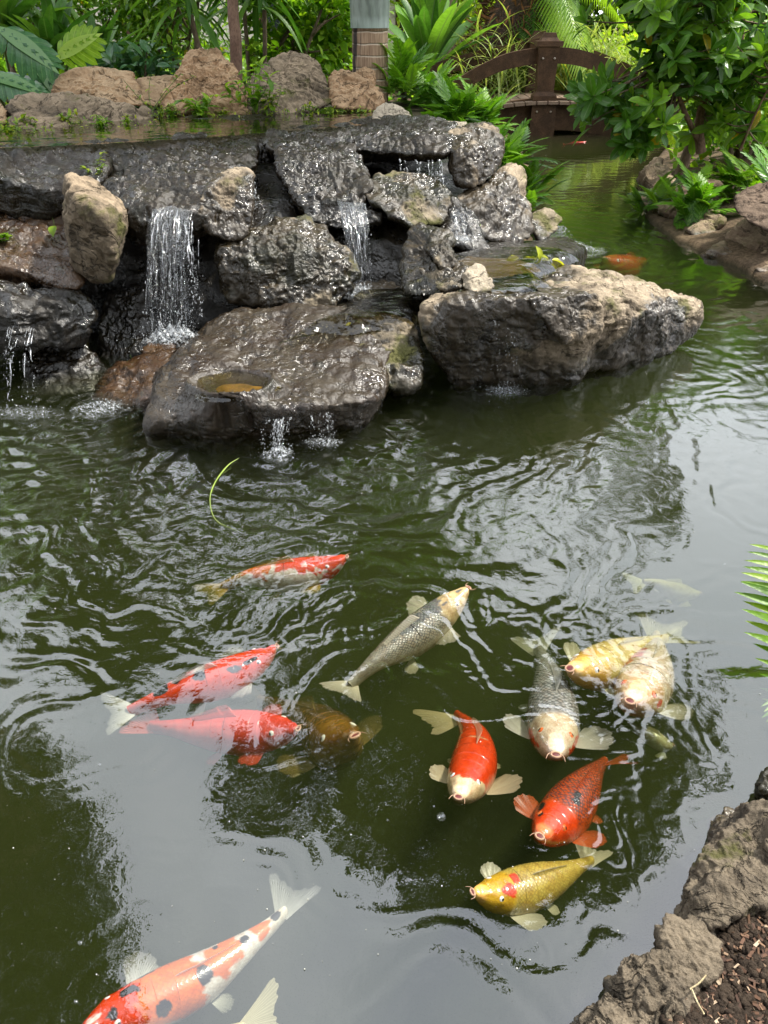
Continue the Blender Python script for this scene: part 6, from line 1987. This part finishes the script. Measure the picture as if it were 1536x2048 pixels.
near_frond('bright fern frond with long pointed leaflets reaching in from the right edge', PY(1605, 1500, 1.55), PY(1540, 1090, 1.95), 0.16, BRIGHT)
near_frond('lower fern frond tip just below the large one at the right edge', PY(1640, 1580, 1.50), PY(1535, 1400, 1.60), 0.085, BRIGHT)
near_frond('dark fern frond over the water outside the right edge', PY(1750, 1560, 1.4), PY(1640, 1240, 1.75), 0.12, FERN)
b = np.array([1.50, 1.42, 0.12])
rosette('clump of fern beyond the right edge above the small dark wet stone', b, 22, .40, FERN, T=F_LOBED, lo=10, hi=80, name='fern', cat='fern', spread=.05)

# fallen leaves
def petal(label, P0, size, mat, n=1, up=0.5):
    root = empty('fallen_leaf', P0)
    tag(root, label, 'fallen leaf')
    g = MB()
    D = rv(n) * [1, 1, .25]
    g.inst(blade(5, .55, .35, .5, peak=.5), np.array(P0) + rng.normal(size=(n, 3)) * [size * .35, size * .2, .003] * (n > 1), D, np.tile([0, -.3, 1.0], (n, 1)) + .4 * rv(n), np.full(n, size))
    g.build('leaf_blade', mat, root)
    g = MB()
    g.tube(crom([np.array(P0), np.array(P0) + [.004, 0, size * .25], np.array(P0) + [.0, 0, size * .5]], 6), .0015, 5)
    g.build('leaf_stalk', STEM, root)


YL = leaf_mat('yellow_leaf', (.45, .50, .03), (.60, .60, .05), (.7, .66, .08), trans=.3)
petal('bright yellow leaf on the thin pool by the long boulder', PY(1080, 527, 4.55) + [0, 0, .015], .10, YL, 7)
petal('small yellow leaf standing on the back of the flat slab', PY(716, 655, 4.0) + [0, 0, .02], .07, YL, 2)
petal('green leaf stuck to the wet sloping ledge at the left', PY(108, 452, 4.6), .09, BRIGHT, 1)
petal('green leaf caught at the foot of the tall tan rock', PY(262, 722, 4.05), .07, BRIGHT, 1)
petal('green leaf on the black froth by the grey rock', PY(955, 455, 5.1), .08, BRIGHT, 1)
g = MB()
g.tube(crom([PZ(478, 916, .012), PZ(455, 932, .008), PZ(430, 965, .004), PZ(420, 1000, .004), PZ(432, 1040, .003), PZ(475, 1062, .002)], 40), np.r_[np.linspace(.0012, .0036, 10), np.linspace(.0036, .0007, 30)], 7)
tag(g.build('floating_grass_blade', leaf_mat('pale_blade', (.3, .4, .08), (.4, .48, .12), trans=.2)), 'long pale green blade curling on the pond below the flat slab', 'grass blade')

# ------------------------------------------------------------------ footbridge
WOOD = plain_mat('dark_brown_paint', (0.048, 0.027, 0.015), (0.095, 0.052, 0.028), 7, 0.6, 0.4, (1, 1, 1), spec=0.15)
DECK = plain_mat('deck_boards', (0.16, 0.105, 0.075), (0.24, 0.17, 0.12), 9, 0.6, 0.3)
BOLT = plain_mat('bolt_metal', (0.35, 0.30, 0.24), (0.25, 0.2, 0.16), 30, 0.4, 0.1)
bridge = empty('footbridge', (PY(1095, 262, 14)[0], 14.6, 0))
tag(bridge, 'dark brown arched wooden footbridge across the inlet', 'footbridge')


def beam(pts, w, h, name, mat, parent, n=40):
    """rectangular beam swept along pts: w across (y), h high (z)"""
    C = crom(pts, n)
    g = MB()
    V = np.concatenate([C + [0, -w / 2, -h / 2], C + [0, w / 2, -h / 2], C + [0, w / 2, h / 2], C + [0, -w / 2, h / 2]])
    i = np.arange(n - 1)
    for a, b in ((0, 1), (1, 2), (2, 3), (3, 0)):
        g.add(V, np.stack([a * n + i, b * n + i, b * n + i + 1, a * n + i + 1], 1)) if a == 0 else g.F4.append(np.stack([a * n + i, b * n + i, b * n + i + 1, a * n + i + 1], 1))
    g.F4.append(np.array([[0, 3 * n, 2 * n, n], [n - 1, 2 * n - 1, 3 * n - 1, 4 * n - 1]]))
    return g.build(name, mat, parent, smooth=False)


yn, yf = 14.0, 15.5
for y, dx in ((yn, 0), (yf, 0)):
    def at(px, py):
        p = PY(px, py, yn)
        return np.array([p[0] + (0.0 if y == yn else 0.10), y, p[2]])
    # handrail: top flat cap and lower curved board
    beam([at(760, 196), at(800, 180), at(860, 155), at(960, 126), at(1050, 108), at(1095, 104), at(1150, 108), at(1220, 126), at(1300, 158), at(1400, 205)] if y == yf else
         [at(850, 215), at(900, 182), at(960, 146), at(1020, 121), at(1095, 111), at(1160, 116), at(1225, 140), at(1290, 180), at(1350, 225)], 0.10, 0.22, 'handrail', WOOD, bridge)
    beam([at(850, 330), at(930, 268), at(1010, 236), at(1095, 228), at(1180, 234), at(1260, 262), at(1340, 320)], 0.12, 0.46, 'side_beam', WOOD, bridge)
    zt, zb = at(1095, 74)[2], at(1095, 262)[2] - 0.1
    xp = at(1095, 100)[0]
    g = MB()
    prof = [(zb, .20), (zb + .25, .20), (zb + .62, .185), (zb + .68, .135), (zb + 1.15, .15), (zt - .12, .165), (zt - .12, .20), (zt - .05, .20), (zt - .05, .15), (zt + .0, .11), (zt + .06, .09)]
    sq = [(-1, -1), (1, -1), (1, 1), (-1, 1)]
    V = np.array([(xp + a * r_, y - .06 + b * r_ * .7, z) for z, r_ in prof for a, b in sq])
    n_ = len(prof)
    Fq = [[i * 4 + j, i * 4 + (j + 1) % 4, (i + 1) * 4 + (j + 1) % 4, (i + 1) * 4 + j] for i in range(n_ - 1) for j in range(4)]
    Fq.append([(n_ - 1) * 4 + j for j in range(4)])
    g.add(V, Fq)
    po = g.build('post', WOOD, bridge, smooth=False)
    g = MB()
    V, Fc = ico(2)
    for (bx, by) in ((-.09, zt - .28), (.09, zt - .28), (-.11, zb + .4), (.11, zb + .4)):
        g.add(V * .018 + [xp + bx, y - .06 - .12 - .005 - (.02 if by < 1 else 0), by], Fc)
    g.build('bolt', BOLT, po)
# deck boards follow the arch
g = MB()
C = crom([PY(880, 262, yn), PY(950, 222, yn), PY(1010, 206, yn), PY(1095, 200, yn), PY(1180, 205, yn), PY(1250, 222, yn), PY(1330, 268, yn)], 60)
dl = np.r_[0, np.cumsum(np.linalg.norm(np.diff(C, axis=0), axis=1))]
nbd = int(dl[-1] / .17)
for q in range(nbd):
    sv = (q + .5) / nbd * dl[-1]
    p = np.array([np.interp(sv, dl, C[:, k]) for k in range(3)])
    p2 = np.array([np.interp(sv + .05, dl, C[:, k]) for k in range(3)])
    a_ = math.atan2(p2[2] - p[2], p2[0] - p[0])
    M = [[math.cos(a_), 0, -math.sin(a_)], [0, 1, 0], [math.sin(a_), 0, math.cos(a_)]]
    g.box((p[0], (yn + yf) / 2 - .02, p[2] - .02), (.155, yf - yn + .5, .045), M, a=q % 7 / 7)
g.build('deck', DECK, bridge, smooth=False)

# pale building and second, far railing seen through the leaves at the left
wallm = plain_mat('cream_wall', (0.62, 0.56, 0.46), (0.70, 0.65, 0.55), 2, 0.9, 0.1)
root = empty('building', (-6, 21, 0))
tag(root, 'cream coloured building glimpsed through the leaves at the upper left', 'building')
g = MB()
g.box((-5.5, 21, 2.2), (15, 2.0, 4.6))
g.build('wall', wallm, root, smooth=False)
g = MB()
g.box((-5.5, 20.7, 4.6), (15.6, 3.2, .25))
g.build('roof', plain_mat('roof_brown', (.12, .08, .06), (.16, .11, .08), 6), root, smooth=False)
WINM = plain_mat('window_glass', (.02, .025, .03), (.03, .035, .04), 3, .1, 0, spec=.8)
for x in (-11, -8, -5, -2, 1):
    g = MB()
    g.box((x, 19.99, 2.1), (1.3, .06, 1.5))
    w_ = g.build('window', WINM, root, smooth=False)
    g = MB()
    for (dx, dz, sx, sz_) in ((0, .79, 1.5, .1), (0, -.79, 1.5, .1), (-.7, 0, .1, 1.48), (.7, 0, .1, 1.48), (0, 0, .06, 1.48)):
        g.box((x + dx, 19.95, 2.1 + dz), (sx, .07, sz_))
    g.build('frame', WOOD, w_, smooth=False)
root = empty('path_railing', (PY(545, 130, 12)[0], 12, .3))
tag(root, 'short brown arched railing seen above the pitted boulder', 'railing')
beam([PY(500, 150, 12), PY(540, 108, 12), PY(590, 92, 12), PY(650, 100, 12)], .1, .12, 'handrail', plain_mat('rail_tan', (.3, .2, .14), (.38, .27, .2), 9), root)
g = MB()
for px in (508, 560, 640):
    p = PY(px, 150, 12)
    g = MB()
    g.box((p[0], 12, (p[2] + .25) / 2 + .1), (.14, .14, p[2] + .35))
    g.build('post', WOOD, root, smooth=False)

# ------------------------------------------------------------------ tall trees: they shade the garden and mirror in the pond
def mtree(label, base, ells, n, size, T=L_CHEAP, r0=0.14, mat=None, name='tree', gap=0.05, gs=0.9, stems=1):
    base = np.array(base, float)
    root = empty(name, base)
    tag(root, label, 'tree', 'tall trees mirrored in the pond')
    g = MB()
    c0 = np.mean([e[0] for e in ells], 0)
    fork = base * (.35 if r0 < .2 else .85) + c0 * (.65 if r0 < .2 else .15)
    fork[2] = base[2] + (c0[2] - base[2]) * .55
    g.tube(crom([base - [0, 0, .2], base * .6 + fork * .4 + [.1, 0, 0], fork], 20), np.linspace(r0, r0 * .6, 20), 10)
    for e in ells:
        for _ in range(4):
            t2 = np.array(e[0]) + rv(1)[0] * np.array(e[1]) * .7
            g.tube(crom([fork, (fork + t2) / 2 + rv(1)[0] * .25, t2], 10), np.linspace(r0 * .45, r0 * .08, 10), 6)
    g.build('trunk', BARK, root)
    P, O = crown_pts(ells, n, gap, gs, .25)
    k = len(P)
    g = MB()
    g.inst(T, P, O * .6 + rv(k) * .8 - [0, 0, .15], rv(k) * .5 + [0, 0, 1], size * (.6 + .8 * rng.random(k)))
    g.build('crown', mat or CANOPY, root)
    return root


def E(px, py, y, rpx, ry=None, rzs=1.0):
    """ellipsoid whose mirror image is centred near a photo pixel"""
    c_ = MR(px, py, y)
    d = math.sqrt(c_[0] ** 2 + y * y + (c_[2] + CAMH) ** 2)
    r_ = rpx / F * d
    return (c_, (r_, ry or r_, r_ * rzs))


# centre: one broad crown
mtree('broad tree whose crown shows as the dark mirror patch mid pond', (-0.42, 10.9, .3),
      [E(690, 1350, 9.4, 150), E(530, 1570, 9.0, 95), E(800, 1540, 9.0, 190), E(860, 1330, 9.8, 190), E(1020, 1420, 9.4, 210), E(1040, 1620, 8.7, 190), E(1180, 1560, 8.8, 170), E(1290, 1470, 9.2, 130), E(860, 1690, 8.6, 110), E(1040, 1760, 8.4, 90), E(1170, 1700, 8.5, 100)],
      17000, .30, r0=.22, gap=-.5)
mtree('slim tree at the far left whose crown mirrors left of the red fish', (-4.4, 9.5, .3), [E(150, 1150, 9.5, 130), E(290, 1240, 9.2, 140), E(420, 1190, 9.2, 90), E(200, 1300, 9, 70)], 8500, .22, r0=.14, gap=-.2)
mtree('near tree overhanging the left side, mirrored in the lower left corner', (-4.6, 4.8, .3), [E(40, 1640, 5.4, 110), E(80, 1780, 5.0, 140), E(90, 1930, 4.7, 140), E(60, 2080, 4.5, 170), E(-100, 1700, 5, 200), E(30, 1500, 5.6, 60)], 9000, .17, r0=.15, gap=-.5)
for q, (px, top_, y, rp, lab) in enumerate(((-150, 1060, 14, 230, 'tall dark tree standing far left behind the building corner'), (60, 960, 16, 200, 'round topped tree second from the left in the back row'),
                                            (240, 930, 15, 190, 'back row tree above the monstera leaves'), (400, 900, 17, 170, 'back row tree above the big brown boulder'), (560, 830, 16, 160, 'back row tree above the pitted boulder'),
                                            (850, 890, 17, 170, 'back row tree just right of the palm'), (1010, 880, 16, 160, 'back row tree above the bridge post'),
                                            (1180, 790, 18, 150, 'lower back row tree behind the bridge'), (1330, 740, 17, 160, 'back row tree behind the glossy tree'), (1500, 740, 16, 170, 'back row tree at the right edge'), (1700, 800, 15, 220, 'tall tree beyond the right edge'))):
    y += 8
    c_ = MR(px, top_, y)
    b = (c_[0], y, .3)
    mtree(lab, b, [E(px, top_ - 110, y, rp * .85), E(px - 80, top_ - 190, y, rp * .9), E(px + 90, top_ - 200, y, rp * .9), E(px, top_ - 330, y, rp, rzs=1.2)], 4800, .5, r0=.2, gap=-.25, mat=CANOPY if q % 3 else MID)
for x_, y_, z_, r_, lab in ((-3.4, -3.6, 5.2, 2.6, 'unseen tree added behind the viewer on the left to shade the rock faces'), (0.6, -4.2, 5.6, 2.8, 'unseen tree added directly behind the viewer to block sky light'),  # unseen trees added to hold sky light off the rock fronts
                            (4.6, -3.0, 5.0, 2.5, 'unseen tree added behind the viewer on the right to block sky light'), (-7.0, 0.6, 5.0, 2.6, 'unseen tree added left of the pond beside the viewer to block sky light')):
    mtree(lab, (x_, y_ - .5, .2), [((x_, y_, z_), (r_, r_ * .8, 2.6)), ((x_, y_ - .5, z_ - 2.3), (r_, r_ * .7, 2.0)), ((x_ + .8, y_ - .4, z_ + 2.6), (r_ * .8, r_ * .7, 1.8))], 5200, .42, r0=.2, gap=-.5)
# a bare crooked bough mirrored as dark thin lines at the right
mtree('thin crooked tree with sparse twigs mirrored on the calm right side', (3.2, 9.0, .3), [E(1290, 1000, 9, 50), E(1330, 1060, 9, 30), E(1240, 1150, 9, 26), E(1200, 1010, 9, 45)], 420, .2, r0=.06, gap=-.3)
# palm whose trunk mirrors as the dark strip left of the cream fish
palm('tall straight palm far behind the shrubs, its trunk mirrored mid pond', (MR(858, 1000, 19)[0], 19, .2), MR(858, 1270, 19)[2], .19, 0, 20, 2.6, CANOPY, trunkmat=BARK)

# hedge closing the view at the far end
g = MB()
k = 42000
X = rng.uniform(-26, 26, k)
Y = 22.5 + rng.random(k) * 2.5 + 1.2 * vnoise(np.stack([X * .4, X * 0, X * 0], 1), 4)
Z = rng.random(k) ** .8 * (3.6 + 1.3 * vnoise(np.stack([X * .35, X * 0 + 3, X * 0], 1), 9))
P = np.stack([X, Y, Z], 1)
g.inst(L_CHEAP, P, rv(k) + [0, -.3, .3], rv(k) * .6 + [0, -.4, 1], .30 * (.6 + .8 * rng.random(k)))
tag(g.build('far_hedge', MID), 'far bank of mixed foliage closing the end of the garden', 'hedge', kind='stuff')
# mixed low planting over the beds behind the pool
g = MB()
k = 26000
X, Y = rng.uniform(-9, 9, k), rng.uniform(9.2, 22, k)
sdv = poly_sd(X, Y, shore)
ok = (sdv > .25) & ~((X > -.2) & (X < 2.6) & (Y < 13))
X, Y = X[ok], Y[ok]
Z = ground_h(X[:, None], Y[:, None])[:, 0] + rng.random(len(X)) * (.35 + .25 * vnoise(np.stack([X, Y, X * 0], 1), 3))
g.inst(L_BROAD, np.stack([X, Y, Z], 1), rv(len(X)) + [0, 0, .6], rv(len(X)) * .5 + [0, 0, 1], .17 * (.6 + .7 * rng.random(len(X))))
tag(g.build('ground_cover', MID), 'leafy green ground cover over the beds behind the rocks', 'ground cover', kind='stuff')
